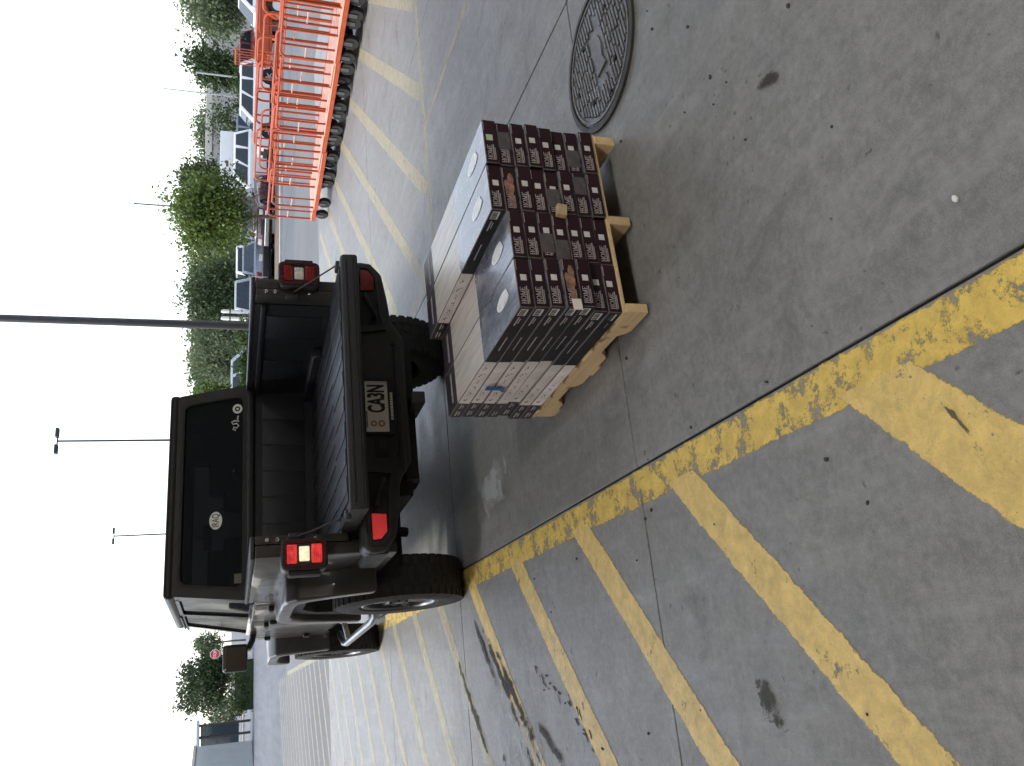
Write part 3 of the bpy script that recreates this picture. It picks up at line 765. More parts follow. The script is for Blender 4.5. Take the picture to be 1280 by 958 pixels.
tp = thing('masking_tape', 'short piece of blue tape on the white carton sides', 'tape', P(-0.005, 0.70, 0.415), PA)
MB().rbox(-0.0012, 0.0012, -0.016, 0.016, -0.042, 0.022, 0.0005, 1).build('strip', M_btape, tp, 0)
MB().prism([(-0.02, -0.055), (0.010, -0.04), (0.036, -0.062), (0.02, -0.07), (0.0, -0.058)], 'x', -0.002, -0.0005).build('loose_end', M_btape, tp, 0)

# ---------------------------------------------------------------- pickup truck (local: x right, y forward, origin between the rear tyres)
TX, TY, TA = 1.438, 5.40, R(2.13)
trk = thing('pickup_truck', 'dark grey crew-cab pickup with tailgate down, backed up to the pallet', 'pickup truck', (TX, TY, 0), TA)
RY, FY = 0.12, 3.60        # axle positions
def arch(cy, cz, r, a0=0, a1=180, n=10): return [(cy+r*math.cos(R(a0+(a1-a0)*i/n)), cz+r*math.sin(R(a0+(a1-a0)*i/n))) for i in range(n+1)]
def mirrorx(mb):
    q = MB(); q.v = [(-x, y, z) for x, y, z in mb.v]; q.f = [f[::-1] for f in mb.f]; q.m = list(mb.m); return q
for s in (-1, 1):
    sgn = lambda mb: mb if s > 0 else mirrorx(mb)
    # outer bed side with wheel cut-out
    p = [(-0.965, 1.33), (-0.965, 0.70), (-0.93, 0.60), (RY-0.50, 0.60)]+arch(RY, 0.60, 0.50, 180, 0, 8)[1:-1]+[(RY+0.50, 0.60), (0.585, 0.58), (0.585, 1.33)]
    side = sgn(MB().prism(p, 'x', 0.735, 0.80, 0.012, 2)).build('bed_side', M_body, trk)
    sgn(MB().rbox(0.690, 0.806, -0.968, 0.585, 1.331, 1.352, 0.008, 2)).build('rail_cap', M_plast, side)
    mb = MB().rbox(0.690, 0.733, -0.967, -0.86, 0.86, 1.329, 0.008, 2)          # jamb post
    sgn(mb).build('jamb_post', M_body, trk)
    mb = MB()
    for z in (1.27, 1.22, 1.03): mb.lathe([(0.0005, -0.979), (0.011, -0.977), (0.013, -0.970), (0.013, -0.955)], 12, 'y', 0, Matrix.Translation((0.712, 0, z)))
    sgn(mb).build('bolt', M_chrome, trk)
    sgn(MB().rbox(0.680, 0.712, -0.980, -0.93, 1.085, 1.165, 0.008, 2)).build('latch', M_plast, trk)
    # tail lamp
    lit = s < 0
    M_bz = pm('lamp_bezel', (0.05, 0.008, 0.009), 0.2, 0, 0.2, 30, 0, 0.5)
    tl = sgn(MB().prism(rrect(0.722, 0.882, 0.975, 1.206, 0.028, 4), 'y', -1.030, -0.92, 0.010, 2)).build('tail_lamp', M_plast, trk)
    sgn(MB().rbox(0.883, 0.905, -1.015, -0.93, 1.01, 1.17, 0.008, 2)).build('side_marker', M_dark, tl)
    sgn(MB().ring(rrect(0.732, 0.872, 0.985, 1.196, 0.022, 4), rrect(0.748, 0.856, 1.001, 1.180, 0.014, 4), 'y', -1.038, -1.029)).build('bezel', M_bz, tl)
    for (z0, z1, mt) in ((1.127, 1.178, M_redlit if lit else M_red), (1.066, 1.118, M_clearlit if lit else M_clear), (1.004, 1.058, M_redlit if lit else M_red)):
        k = 0.010 if mt in (M_clear, M_clearlit) else 0.0
        mb = MB().rbox(0.754+k, 0.850-k, -1.041, -1.028, z0, z1, 0.010, 2)
        for q in range(4): mb.rbox(0.760+k, 0.844-k, -1.0435, -1.040, z0+0.007+q*(z1-z0-0.012)/4, z0+0.0145+q*(z1-z0-0.012)/4, 0.002, 1)
        sgn(mb).build('lens', mt, tl)
    sgn(MB().tube([(0.705, -0.975, 1.13), (0.702, -1.10, 1.055), (0.692, -1.33, 0.925)], 0.0045, 6)).build('tailgate_cable', M_steel, trk)
    # rear fender flare
    out = [(RY-0.70, 0.66), (RY-0.62, 0.88), (RY-0.53, 1.09), (RY-0.45, 1.145), (RY-0.34, 1.160), (RY+0.36, 1.160), (RY+0.48, 1.135), (RY+0.58, 1.06), (RY+0.70, 0.82), (RY+0.78, 0.56)]
    inn = [(RY-0.60, 0.66), (RY-0.53, 0.84), (RY-0.44, 0.99), (RY-0.36, 1.055), (RY-0.25, 1.075), (RY+0.28, 1.075), (RY+0.38, 1.05), (RY+0.47, 0.97), (RY+0.58, 0.78), (RY+0.66, 0.56)]
    sgn(MB().prism(out+inn[::-1], 'x', 0.785, 0.945, 0.022, 3)).build('fender_flare', M_body, trk)
    mb = MB().prism([(p_[0], p_[1]) for p_ in inn[::-1]]+[(RY-0.42, 0.62), (RY-0.36, 0.90), (RY-0.2, 1.0), (RY+0.22, 1.0), (RY+0.38, 0.9), (RY+0.46, 0.6)], 'x', 0.742, 0.90)
    sgn(mb).build('wheel_liner', M_dark, trk)
    # front fender, flat topped flare
    out = [(FY-0.72, 0.56), (FY-0.64, 0.80), (FY-0.50, 1.04), (FY-0.38, 1.090), (FY+0.42, 1.085), (FY+0.60, 1.03), (FY+0.66, 0.90), (FY+0.62, 0.86)]
    inn = [(FY-0.60, 0.56), (FY-0.53, 0.78), (FY-0.42, 0.95), (FY-0.30, 0.99), (FY+0.34, 0.985), (FY+0.46, 0.95), (FY+0.52, 0.88), (FY+0.53, 0.84)]
    sgn(MB().prism(out+inn[::-1], 'x', 0.60, 0.945, 0.022, 3)).build('fender_flare', M_body, trk)
    # doors
    M_steps = pm('step_steel', (0.20, 0.21, 0.225), 0.35, 0.8, 0.1, 6)
    for (y0, y1, nm) in ((0.70, 1.585, 'door'), (1.60, 2.72, 'door')):
        d = sgn(MB().rbox(0.770, 0.802, y0, y1, 0.60, 1.288, 0.014, 2)).build('door', M_body, trk)
        sgn(MB().rbox(0.802, 0.838, y0+0.05, y0+0.22, 1.155, 1.195, 0.012, 2)).build('handle', M_plast, d)
        mb = MB()
        for z in (0.76, 1.10): mb.rbox(0.803, 0.835, y1-0.05, y1+0.035, z, z+0.055, 0.010, 2)
        sgn(mb).build('hinge', M_body, d)
    sgn(MB().box(0.70, 0.772, 0.62, 2.80, 0.56, 1.285)).build('door_jamb', M_dark, trk, 0)
    sgn(MB().rbox(0.66, 0.80, 0.592, 0.695, 0.58, 1.288, 0.012, 2)).build('cab_corner', M_body, trk)
    sgn(MB().rbox(0.66, 0.80, 2.73, 2.95, 0.58, 1.25, 0.012, 2)).build('cowl_side', M_body, trk)
    # side step bar
    mb = MB().tube([(0.80, 0.80, 0.47), (0.90, 0.90, 0.44), (0.92, 1.1, 0.435), (0.92, 2.65, 0.435), (0.90, 2.82, 0.44), (0.80, 2.92, 0.47)], 0.030, 10)
    for y in (1.1, 2.5): mb.tube([(0.92, y, 0.435), (0.6, y, 0.50)], 0.025, 8)
    sgn(mb).build('side_step', M_steps, trk)
    # side glazing and pillars of the hardtop
    def wall(y0b, y1b, y0t, y1t, z0, z1, th, nm, mt, par, xo=0.0, r=0.0):
        xa = 0.772-(z0-1.29)*0.12+xo; xb = 0.772-(z1-1.29)*0.12+xo
        mb = MB(); v = [(xa, y0b, z0), (xa, y1b, z0), (xb, y1t, z1), (xb, y0t, z1), (xa-th, y0b, z0), (xa-th, y1b, z0), (xb-th, y1t, z1), (xb-th, y0t, z1)]
        mb.add(v, [(0, 1, 2, 3), (7, 6, 5, 4), (0, 4, 5, 1), (1, 5, 6, 2), (2, 6, 7, 3), (3, 7, 4, 0)])
        return sgn(mb).build(nm, mt, par, 0)
    wall(0.615, 0.80, 0.70, 0.86, 1.29, 1.80, 0.045, 'rear_pillar', M_top, trk)
    wall(1.545, 1.640, 1.545, 1.64, 1.29, 1.80, 0.045, 'mid_pillar', M_top, trk)
    wall(2.62, 2.70, 2.245, 2.32, 1.275, 1.80, 0.05, 'windshield_pillar', M_body, trk)
    wall(0.80, 2.62, 0.86, 2.245, 1.775, 1.80, 0.04, 'window_header', M_top, trk, 0.004)
    wall(0.80, 2.66, 0.80, 2.66, 1.289, 1.312, 0.04, 'belt_moulding', M_chrome if s < 0 else M_plast, trk, 0.010)
    wall(0.80, 1.545, 0.86, 1.545, 1.312, 1.775, 0.006, 'side_window', M_sglass, trk, -0.015)
    wall(1.64, 2.62, 1.64, 2.258, 1.312, 1.775, 0.006, 'side_window', M_sglass, trk, -0.015)
    # mirror
    mi = sgn(MB().rbox(0.885, 1.105, 2.30, 2.39, 1.300, 1.500, 0.030, 3)).build('mirror', M_plast, trk)
    sgn(MB().rbox(0.905, 1.085, 2.292, 2.302, 1.320, 1.480, 0.004, 1)).build('mirror_glass', pm('mirror_glass', (0.09, 0.08, 0.06), 0.12, 0.2, 0.1, 3), mi)
    sgn(MB().tube([(0.79, 2.42, 1.25), (0.86, 2.40, 1.265), (0.93, 2.37, 1.30)], 0.026, 8)).build('mirror_arm', M_plast, mi)
    # head lamp
    hl = sgn(MB().lathe([(0.001, 4.30), (0.085, 4.295), (0.10, 4.27), (0.10, 4.18)], 24, 'y', 0, Matrix.Translation((0.42, 0, 0.93)))).build('headlamp', M_clear, trk)
    sgn(MB().lathe([(0.10, 4.20), (0.125, 4.20), (0.125, 4.28), (0.10, 4.28)], 24, 'y', 0, Matrix.Translation((0.42, 0, 0.93)), True)).build('headlamp_ring', M_plast, hl)
    # frame rail, shock, spring
    sgn(MB().box(0.40, 0.50, -0.96, 4.2, 0.50, 0.60)).build('frame_rail', M_dark, trk, 0)
    mb = MB().tube([(0.50, RY-0.14, 0.36), (0.47, RY-0.24, 0.78)], 0.032, 8).tube([(0.56, RY+0.0, 0.46), (0.56, RY+0.0, 0.75)], 0.055, 10)
    sgn(mb).build('shock_absorber', M_dark, trk)
# bed liner
mb = MB().box(-0.695, 0.695, -0.955, 0.55, 0.86, 0.892)
for k in range(-5, 6): mb.rbox(k*0.124-0.034, k*0.124+0.034, -0.95, 0.545, 0.886, 0.8975, 0.005, 2)
fl = mb.build('bed_floor', M_liner, trk)
mb = MB().box(-0.695, 0.695, 0.53, 0.56, 0.88, 1.328)
for k in range(-3, 4): mb.rbox(k*0.19-0.09, k*0.19+0.09, 0.526, 0.532, 0.95, 1.24, 0.006, 2)
mb.rbox(-0.70, 0.70, 0.50, 0.578, 1.300, 1.345, 0.010, 2)
mb.build('bed_front_wall', M_liner, trk)
for s in (-1, 1):
    mb = MB().box(0.685, 0.700, -0.86, 0.53, 0.88, 1.329)
    mb.rbox(0.61, 0.690, RY-0.40, RY+0.40, 0.88, 0.96, 0.03, 3)
    for y in (-0.56, 0.10): mb.rbox(0.680, 0.688, y-0.16, y+0.16, 1.00 if -0.35 < y < 0.55 else 0.93, 1.26, 0.006, 2)
    mb.rbox(0.665, 0.690, -0.86, 0.53, 1.265, 1.295, 0.006, 2)
    (mb if s > 0 else mirrorx(mb)).build('bed_inner_wall', M_liner, trk)
# tailgate, lowered flat
tgm = MB().prism([(-0.972, 0.835), (-0.972, 0.895), (-1.00, 0.905), (-1.445, 0.912), (-1.468, 0.900), (-1.472, 0.835), (-1.455, 0.822), (-1.00, 0.822)], 'x', -0.690, 0.690, 0.008, 2)
tg = tgm.build('tailgate', M_plast, trk)
mb = MB().rbox(-0.64, 0.64, -1.43, -1.0, 0.906, 0.917, 0.004, 1)
for k in range(-4, 5): mb.rbox(k*0.138-0.040, k*0.138+0.040, -1.42, -1.01, 0.913, 0.9215, 0.004, 2)
mb.build('inner_panel', M_liner, tg)
mb = MB().rbox(-0.66, 0.66, -1.4765, -1.470, 0.846, 0.852, 0.002, 1).rbox(-0.66, 0.66, -1.4765, -1.470, 0.884, 0.890, 0.002, 1)
mb.build('edge_trim', M_plast, tg)
for s in (-1, 1):
    mb = MB().rbox(0.662, 0.712, -1.36, -1.30, 0.895, 0.925, 0.008, 2); (mb if s > 0 else mirrorx(mb)).build('cable_anchor', M_steel, tg)
# rear bumper
half = [(0.0, 0.535), (0.36, 0.535), (0.46, 0.60), (0.60, 0.615), (0.76, 0.64), (0.832, 0.70), (0.838, 0.77), (0.81, 0.812), (0.0, 0.815)]
pts = half+[(-x, z) for x, z in half[::-1]][1:-1]
bp = MB().prism(pts, 'y', -1.150, -0.975, 0.022, 3).build('rear_bumper', M_plast, trk)
for s in (-1, 1):
    sg = lambda mb: mb if s > 0 else mirrorx(mb)
    sg(MB().ring([(0.40, 0.635), (0.50, 0.655), (0.74, 0.665), (0.805, 0.715), (0.805, 0.770), (0.74, 0.790), (0.50, 0.790), (0.38, 0.790)],
                 [(0.43, 0.655), (0.51, 0.672), (0.73, 0.682), (0.785, 0.722), (0.785, 0.762), (0.73, 0.774), (0.51, 0.774), (0.42, 0.774)], 'y', -1.166, -1.149)).build('recess_frame', M_plast, bp)
    sg(MB().prism([(0.43, 0.655), (0.51, 0.672), (0.73, 0.682), (0.785, 0.722), (0.785, 0.762), (0.73, 0.774), (0.51, 0.774), (0.42, 0.774)], 'y', -1.1535, -1.1495)).build('recess_plate', M_dark, bp)
    sg(MB().prism([(0.645, 0.690), (0.735, 0.690), (0.772, 0.722), (0.775, 0.764), (0.640, 0.766)], 'y', -1.166, -1.153, 0.005, 2)).build('reflector', M_refl if s < 0 else M_refld, bp)
    sg(MB().tube([(0.47, -1.155, 0.70), (0.47, -1.195, 0.70), (0.50, -1.205, 0.715), (0.56, -1.205, 0.74), (0.60, -1.195, 0.745), (0.60, -1.155, 0.745)], 0.013, 8)).build('tow_hook', M_dark, bp)
    sg(MB().rbox(0.79, 0.842, -1.11, -0.72, 0.675, 0.785, 0.02, 2)).build('end_cap', M_plast, bp)
    sg(MB().lathe([(0.0005, -1.156), (0.012, -1.156), (0.014, -1.150)], 12, 'y', 0, Matrix.Translation((0.32, 0, 0.60)))).build('sensor', M_dark, bp)
MB().rbox(-0.40, 0.30, -1.158, -1.148, 0.560, 0.60, 0.006, 2).build('step_pad', M_dark, bp)
MB().rbox(-0.34, -0.235, -1.160, -1.149, 0.648, 0.725, 0.010, 2).build('socket_cover', M_dark, bp)
# licence plate
PLX, PLZ = -0.057, 0.708
fr = MB().ring(rrect(PLX-0.158, PLX+0.158, 0.615, 0.782, 0.012, 4), rrect(PLX-0.147, PLX+0.147, 0.648, 0.772, 0.006, 4), 'y', -1.170, -1.148).build('licence_plate', M_dark, trk)
MB().rbox(PLX-0.149, PLX+0.149, -1.163, -1.150, 0.642, 0.775, 0.003, 1).build('plate_face', M_plate, fr)
t = obj('plate_number', text_mesh('plate_number', 'CA3N', 0.125, M_ink, 0.49, 0.0006, 0.0042), fr, (PLX+0.044, -1.1645, 0.708))
for (dz, r_) in ((0.022, 0.017), (-0.020, 0.019)):
    N = 14
    MB().ring([(PLX-0.098+r_*math.cos(6.2832*i/N), 0.708+dz+r_*math.sin(6.2832*i/N)) for i in range(N)],
              [(PLX-0.098+r_*0.5*math.cos(6.2832*i/N), 0.708+dz+r_*0.5*math.sin(6.2832*i/N)) for i in range(N)], 'y', -1.1645, -1.1625).build('plate_emblem', M_orange_ink, fr)
rnd = random.Random(4); mb = MB(); x = PLX-0.08
while x < PLX+0.08:
    l = rnd.uniform(0.006, 0.012); mb.box(x, x+l, -1.1715, -1.1695, 0.624, 0.638); x += l+0.004
mb.build('frame_lettering', M_plate, fr, 0)
mb = MB(); x = PLX-0.12
while x < PLX-0.03:
    l = rnd.uniform(0.003, 0.006); mb.box(x, x+l, -1.1645, -1.1625, 0.762, 0.769); x += l+0.002
mb.build('state_lettering', M_ink, fr, 0)
# cab: rear wall with window, roof, windshield, bonnet
RW = Matrix.Translation((0, 0.600, 1.29)) @ Matrix.Rotation(R(-9.5), 4, 'X')
def rw(mb): mb.v = [tuple(RW @ Vector(p)) for p in mb.v]; return mb
rear = rw(MB().ring(rrect(-0.772, 0.772, 0.0, 0.565, 0.075, 6, -0.715, 0.715), rrect(-0.690, 0.690, 0.075, 0.490, 0.05, 6, -0.645, 0.645), 'y', 0.0, 0.06)).build('cab_rear_wall', M_top, trk)
gl = rw(MB().prism(rrect(-0.694, 0.694, 0.071, 0.494, 0.05, 6, -0.649, 0.649), 'y', 0.018, 0.024)).build('rear_window', M_glass, trk)
rw(MB().ring(rrect(-0.699, 0.699, 0.066, 0.499, 0.055, 6, -0.654, 0.654), rrect(-0.682, 0.682, 0.083, 0.482, 0.045, 6, -0.637, 0.637), 'y', -0.004, 0.02)).build('window_seal', M_dark, gl)
N = 24
st = rw(MB().prism([(-0.215+0.062*math.cos(6.2832*i/N), 0.262+0.042*math.sin(6.2832*i/N)) for i in range(N)], 'y', 0.0155, 0.0185)).build('oval_decal', M_vinyl, gl)
tm = text_mesh('decal_lettering', 'IRAQ', 0.066, M_ink, 0.62, 0.0005, 0.0006); tm.transform(RW @ Matrix.Translation((-0.215, 0.0150, 0.262))); obj('decal_lettering', tm, st)
rd = rw(MB().ring([(0.60+0.036*math.cos(6.2832*i/N), 0.125+0.034*math.sin(6.2832*i/N)) for i in range(N)], [(0.60+0.020*math.cos(6.2832*i/N), 0.125+0.019*math.sin(6.2832*i/N)) for i in range(N)], 'y', 0.0155, 0.0185)).build('ring_decal', M_vinyl, gl)
rw(MB().lathe([(0.0005, 0.0155), (0.009, 0.0155), (0.009, 0.0185)], 10, 'y', 0, Matrix.Translation((0.60, 0, 0.125)))).build('ring_centre', M_vinyl, rd)
rw(MB().tube([(0.435, 0.016, 0.135), (0.445, 0.016, 0.155), (0.46, 0.016, 0.15), (0.452, 0.016, 0.130), (0.47, 0.016, 0.115), (0.488, 0.016, 0.13), (0.482, 0.016, 0.155), (0.50, 0.016, 0.165), (0.51, 0.016, 0.14), (0.502, 0.016, 0.115), (0.525, 0.016, 0.125), (0.545, 0.016, 0.118)], 0.0045, 6)).build('script_decal', M_vinyl, gl)
rw(MB().box(-0.655, -0.59, 0.0155, 0.0185, 0.088, 0.135)).build('square_decal', pm('decal_grey', (0.12, 0.11, 0.09), 0.6, 0, 0.5, 60), gl)
rf = MB().rbox(-0.722, 0.722, 0.685, 2.34, 1.795, 1.868, 0.040, 4).build('roof', M_top, trk)
MB().rbox(-0.73, -0.705, 1.62, 2.33, 1.79, 1.803, 0.004, 1).rbox(0.705, 0.73, 1.62, 2.33, 1.79, 1.803, 0.004, 1).build('drip_rail', M_plast, rf)
def quadslab(pts, n, th, name, mat, par, sm=0):
    n = Vector(n).normalized()*th; v = [Vector(p) for p in pts]; v += [p-n for p in v]
    return MB().add(v, [(0, 1, 2, 3), (7, 6, 5, 4), (0, 4, 5, 1), (1, 5, 6, 2), (2, 6, 7, 3), (3, 7, 4, 0)]).build(name, mat, par, sm)
quadslab([(-0.70, 2.655, 1.285), (0.70, 2.655, 1.285), (0.66, 2.295, 1.80), (-0.66, 2.295, 1.80)], (0, 0.8, 0.55), 0.006, 'windshield', M_glass, trk)
MB().prism([(2.60, 1.02), (2.60, 1.26), (2.72, 1.262), (3.3, 1.235), (4.05, 1.17), (4.20, 1.12), (4.21, 1.02)], 'x', -0.61, 0.61, 0.03, 3).build('bonnet', M_body, trk)
gr = MB().prism([(4.10, 0.70), (4.10, 1.10), (4.16, 1.12), (4.235, 1.06), (4.225, 0.70)], 'x', -0.60, 0.60, 0.02, 2).build('grille', M_body, trk)
for k in range(-3, 4): MB().rbox(k*0.085-0.024, k*0.085+0.024, 4.222, 4.245, 0.80, 1.03, 0.01, 2).build('grille_slot', M_dark, gr)
MB().prism([(-0.84, 0.56), (0.84, 0.56), (0.84, 0.72), (0.6, 0.76), (-0.6, 0.76), (-0.84, 0.72)], 'y', 4.22, 4.46, 0.03, 2).build('front_bumper', M_plast, trk)
MB().box(-0.60, 0.60, 2.90, 4.12, 0.55, 1.03).build('engine_bay', M_dark, trk, 0)
MB().box(-0.76, 0.76, 0.62, 2.9, 0.54, 0.62).build('cab_floor', M_dark, trk, 0)
MB().rbox(-0.70, 0.70, 2.30, 2.68, 0.95, 1.265, 0.05, 3).build('dashboard', M_plast, trk)
for x in (-0.36, 0.36):
    st_ = MB().rbox(x-0.25, x+0.25, 1.62, 1.78, 0.75, 1.42, 0.05, 3).rbox(x-0.25, x+0.25, 1.62, 2.10, 0.70, 0.85, 0.05, 3).build('front_seat', M_seat, trk)
    MB().rbox(x-0.14, x+0.14, 1.62, 1.72, 1.44, 1.62, 0.04, 3).build('headrest', M_seat, st_)
rs = MB().rbox(-0.66, 0.66, 0.78, 0.92, 0.75, 1.36, 0.05, 3).build('rear_bench', M_seat, trk)
for x in (-0.42, 0.0, 0.42): MB().rbox(x-0.12, x+0.12, 0.79, 0.87, 1.37, 1.50, 0.035, 3).build('headrest', M_seat, rs)
MB().tube([(-0.66, 1.50, 1.25), (-0.63, 1.50, 1.70), (-0.58, 1.50, 1.76), (0.58, 1.50, 1.76), (0.63, 1.50, 1.70), (0.66, 1.50, 1.25)], 0.038, 8).build('roll_bar', M_seat, trk)
MB().tube([(0, 2.15, 1.72), (0, 2.22, 1.66)], 0.012, 6).rbox(-0.11, 0.11, 2.17, 2.19, 1.60, 1.67, 0.015, 2).build('inner_mirror', M_dark, trk)
# running gear
mb = MB().tube([(-0.70, RY, 0.415), (0.70, RY, 0.415)], 0.045, 10)
mb.lathe([(0.001, -0.16), (0.08, -0.15), (0.13, -0.08), (0.14, 0), (0.13, 0.08), (0.07, 0.16)], 14, 'y', 0, Matrix.Translation((0.02, RY, 0.415)))
mb.build('rear_axle', M_dark, trk)
MB().tube([(-0.70, FY, 0.415), (0.70, FY, 0.415)], 0.045, 10).build('front_axle', M_dark, trk)
MB().lathe([(0.18, 0.50), (0.36, 0.48), (0.395, 0.52), (0.395, 0.64), (0.36, 0.68), (0.18, 0.66)], 28, 'z', 0, Matrix.Translation((0, -0.50, 0))).build('spare_tyre', M_rub, trk)
MB().rbox(-0.035, 0.035, -1.16, -0.9, 0.440, 0.510, 0.008, 2).box(-0.42, 0.42, -1.00, -0.92, 0.47, 0.54).build('hitch_receiver', M_dark, trk)
MB().tube([(-0.34, -0.30, 0.50), (-0.34, -0.75, 0.50)], 0.09, 12).build('exhaust', M_dark, trk)
# wheels
def tyre_mesh(r=0.415, wd=0.265, rr=0.235):
    h = wd/2
    prof = [(rr, -h*0.82), (rr+0.02, -h*0.96), (rr+0.09, -h*1.03), (r-0.05, -h*0.99), (r-0.012, -h*0.90), (r-0.006, -h*0.6), (r-0.006, h*0.6), (r-0.012, h*0.90), (r-0.05, h*0.99), (rr+0.09, h*1.03), (rr+0.02, h*0.96), (rr, h*0.82)]
    mb = MB().lathe(prof, 56, 'x', 0, None, True)
    for k in range(44):
        a = 2*math.pi*k/44; Mx = Matrix.Rotation(a, 4, 'X')
        mb.box(-h*0.93, -h*0.50, -0.020, 0.020, r-0.02, r, 0, Mx); mb.box(h*0.50, h*0.93, -0.020, 0.020, r-0.02, r, 0, Mx)
        Mx = Matrix.Rotation(a+0.07, 4, 'X')
        mb.box(-h*0.42, -h*0.05, -0.019, 0.019, r-0.02, r-0.001, 0, Mx); mb.box(h*0.02, h*0.42, -0.017, 0.021, r-0.02, r-0.001, 0, Mx)
    return mb.mesh('tyre', M_rub, 30)
tyre_me = tyre_mesh()
def rim_mesh():
    mb = MB().lathe([(0.236, -0.10), (0.236, 0.112), (0.226, 0.118), (0.216, 0.105), (0.212, 0.02), (0.06, 0.02), (0.001, 0.02)], 40, 'x', 1)
    mb.lathe([(0.238, 0.100), (0.240, 0.117), (0.230, 0.123), (0.221, 0.112)], 40, 'x', 0)
    for k in range(5):
        for d in (-0.17, 0.17):
            Mx = Matrix.Rotation(2*math.pi*k/5+d, 4, 'X')
            mb.prism([(-0.030, 0.05), (0.030, 0.05), (0.022, 0.225), (-0.022, 0.225)], 'x', 0.045, 0.098, 0.005, 1, 0, Mx)
    mb.lathe([(0.068, 0.03), (0.068, 0.100), (0.05, 0.112), (0.001, 0.114)], 20, 'x', 1)
    for k in range(5): mb.lathe([(0.011, 0.09), (0.011, 0.118), (0.001, 0.120)], 8, 'x', 0, Matrix.Translation((0, 0.052*math.cos(1.2566*k), 0.052*math.sin(1.2566*k))))
    return mb.mesh('rim', [M_rim, M_rimd], 35)
rim_me = rim_mesh()
for (s, y) in ((-1, RY), (1, RY), (-1, FY), (1, FY)):
    wh = obj('wheel', None, trk, (s*0.815, y, 0.4135)); wh.rotation_euler = (random.uniform(0, 1), 0, 0 if s > 0 else math.pi)
    obj('tyre', tyre_me, wh); obj('rim', rim_me, wh)

# ---------------------------------------------------------------- nested orange lumber carts
def cart_mat():
    mt, nt, b = base('cart_orange_paint'); v = coords(nt)
    n = noise(nt, v, 5, 6, 0.65); sc = noise(nt, v, 28, 5, 0.7)
    c = ramp(nt, n, [(0.3, (0.38, 0.060, 0.018)), (0.7, (0.50, 0.092, 0.028))])
    c = mixc(nt, ramp(nt, sc, [(0.66, (0, 0, 0)), (0.74, (0.7,)*3)]), c, (0.18, 0.10, 0.07))
    nt.links.new(c, b.inputs['Base Color']); b.inputs['Roughness'].default_value = 0.38; return mt
M_cart = cart_mat()
M_fork = pm('caster_fork', (0.10, 0.10, 0.105), 0.45, 0.3, 0.2, 9)
M_tie = pm('cart_tie_grey', (0.55, 0.40, 0.34), 0.45, 0.2, 0.2, 9)
def hoop(x, y0, y1, z0, z1, r=0.11, n=5):
    pts = [(x, y0, z0)]
    for i in range(n+1):
        a = math.pi-i*math.pi/2/n; pts.append((x, y0+r+r*math.cos(a), z1-r+r*math.sin(a)))
    for i in range(n+1):
        a = math.pi/2-i*math.pi/2/n; pts.append((x, y1-r+r*math.cos(a), z1-r+r*math.sin(a)))
    pts.append((x, y1, z0)); return pts
def make_cart():
    t = tag(obj('lumber_cart', None), 'orange tubular lumber cart', 'cart', 'nested lumber carts')
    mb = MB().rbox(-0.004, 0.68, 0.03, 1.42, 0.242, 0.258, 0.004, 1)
    mb.build('deck', pm('cart_deck_sky_sheen', (0.66, 0.36, 0.27), 0.5, 0, 0.12, 6), t)  # pale pink tone paints the sky's sheen on the orange deck top
    mb = MB().rbox(0.0, 0.045, 0.0, 1.45, 0.185, 0.240, 0.006, 1); mb.build('side_rail', M_cart, t)
    mb = MB().rbox(0.655, 0.70, 0.0, 1.45, 0.195, 0.265, 0.006, 1); mb.build('side_rail', M_cart, t)
    MB().tube(hoop(0.022, 0.03, 1.40, 0.26, 0.93), 0.0155, 8).build('hoop', M_cart, t)
    MB().tube(hoop(0.678, 0.03, 1.40, 0.26, 1.13), 0.0155, 8).build('hoop', M_cart, t)
    for x, z1 in ((0.022, 0.925), (0.678, 1.125)):
        for y in (1.19,): MB().tube([(x, y, 0.26), (x, y, z1)], 0.013, 8).build('upright', M_cart, t)
    for x, z in ((0.022, 0.62), (0.678, 0.70)):
        MB().tube([(x, 1.19, z), (x, 1.40, z)], 0.011, 6).build('tie_bar', M_tie, t)
    MB().tube([(0.678, 0.05, 0.86), (0.678, 1.38, 0.86)], 0.012, 6).build('mid_rail', M_cart, t)
    for x in (0.06, 0.64):
        for y in (0.14, 1.30):
            w_ = obj('caster', MB().lathe([(0.02, -0.03), (0.090, -0.034), (0.099, -0.02), (0.099, 0.02), (0.090, 0.034), (0.02, 0.03)], 18, 'x', 0, None, True).mesh('caster', M_rub), t, (x, y, 0.088))
            MB().rbox(-0.042, -0.034, -0.03, 0.03, -0.02, 0.11, 0.002, 1).rbox(0.034, 0.042, -0.03, 0.03, -0.02, 0.11, 0.002, 1)  .rbox(-0.042, 0.042, -0.03, 0.03, 0.104, 0.112, 0.002, 1).build('fork', M_fork, w_)
            MB().lathe([(0.001, -0.028), (0.030, -0.028), (0.030, 0.028), (0.001, 0.028)], 12, 'x').build('hub', M_tie, w_)
    return t
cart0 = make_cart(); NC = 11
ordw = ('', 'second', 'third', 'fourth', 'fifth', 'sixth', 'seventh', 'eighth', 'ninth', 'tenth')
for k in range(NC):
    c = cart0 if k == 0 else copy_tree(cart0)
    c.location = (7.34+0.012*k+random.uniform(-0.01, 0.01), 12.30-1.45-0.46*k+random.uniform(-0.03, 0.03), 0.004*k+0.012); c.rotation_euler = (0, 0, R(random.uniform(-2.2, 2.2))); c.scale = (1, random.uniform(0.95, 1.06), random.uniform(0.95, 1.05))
    c['label'] = ('orange tubular lumber cart at the end of the nested row, nearest the tail lamp' if k == 0 else
                  'orange tubular lumber cart, %s from the pickup end of the nested row' % ordw[k] if k < 10 else
                  'orange tubular lumber cart, near end of the nested row at the picture edge')

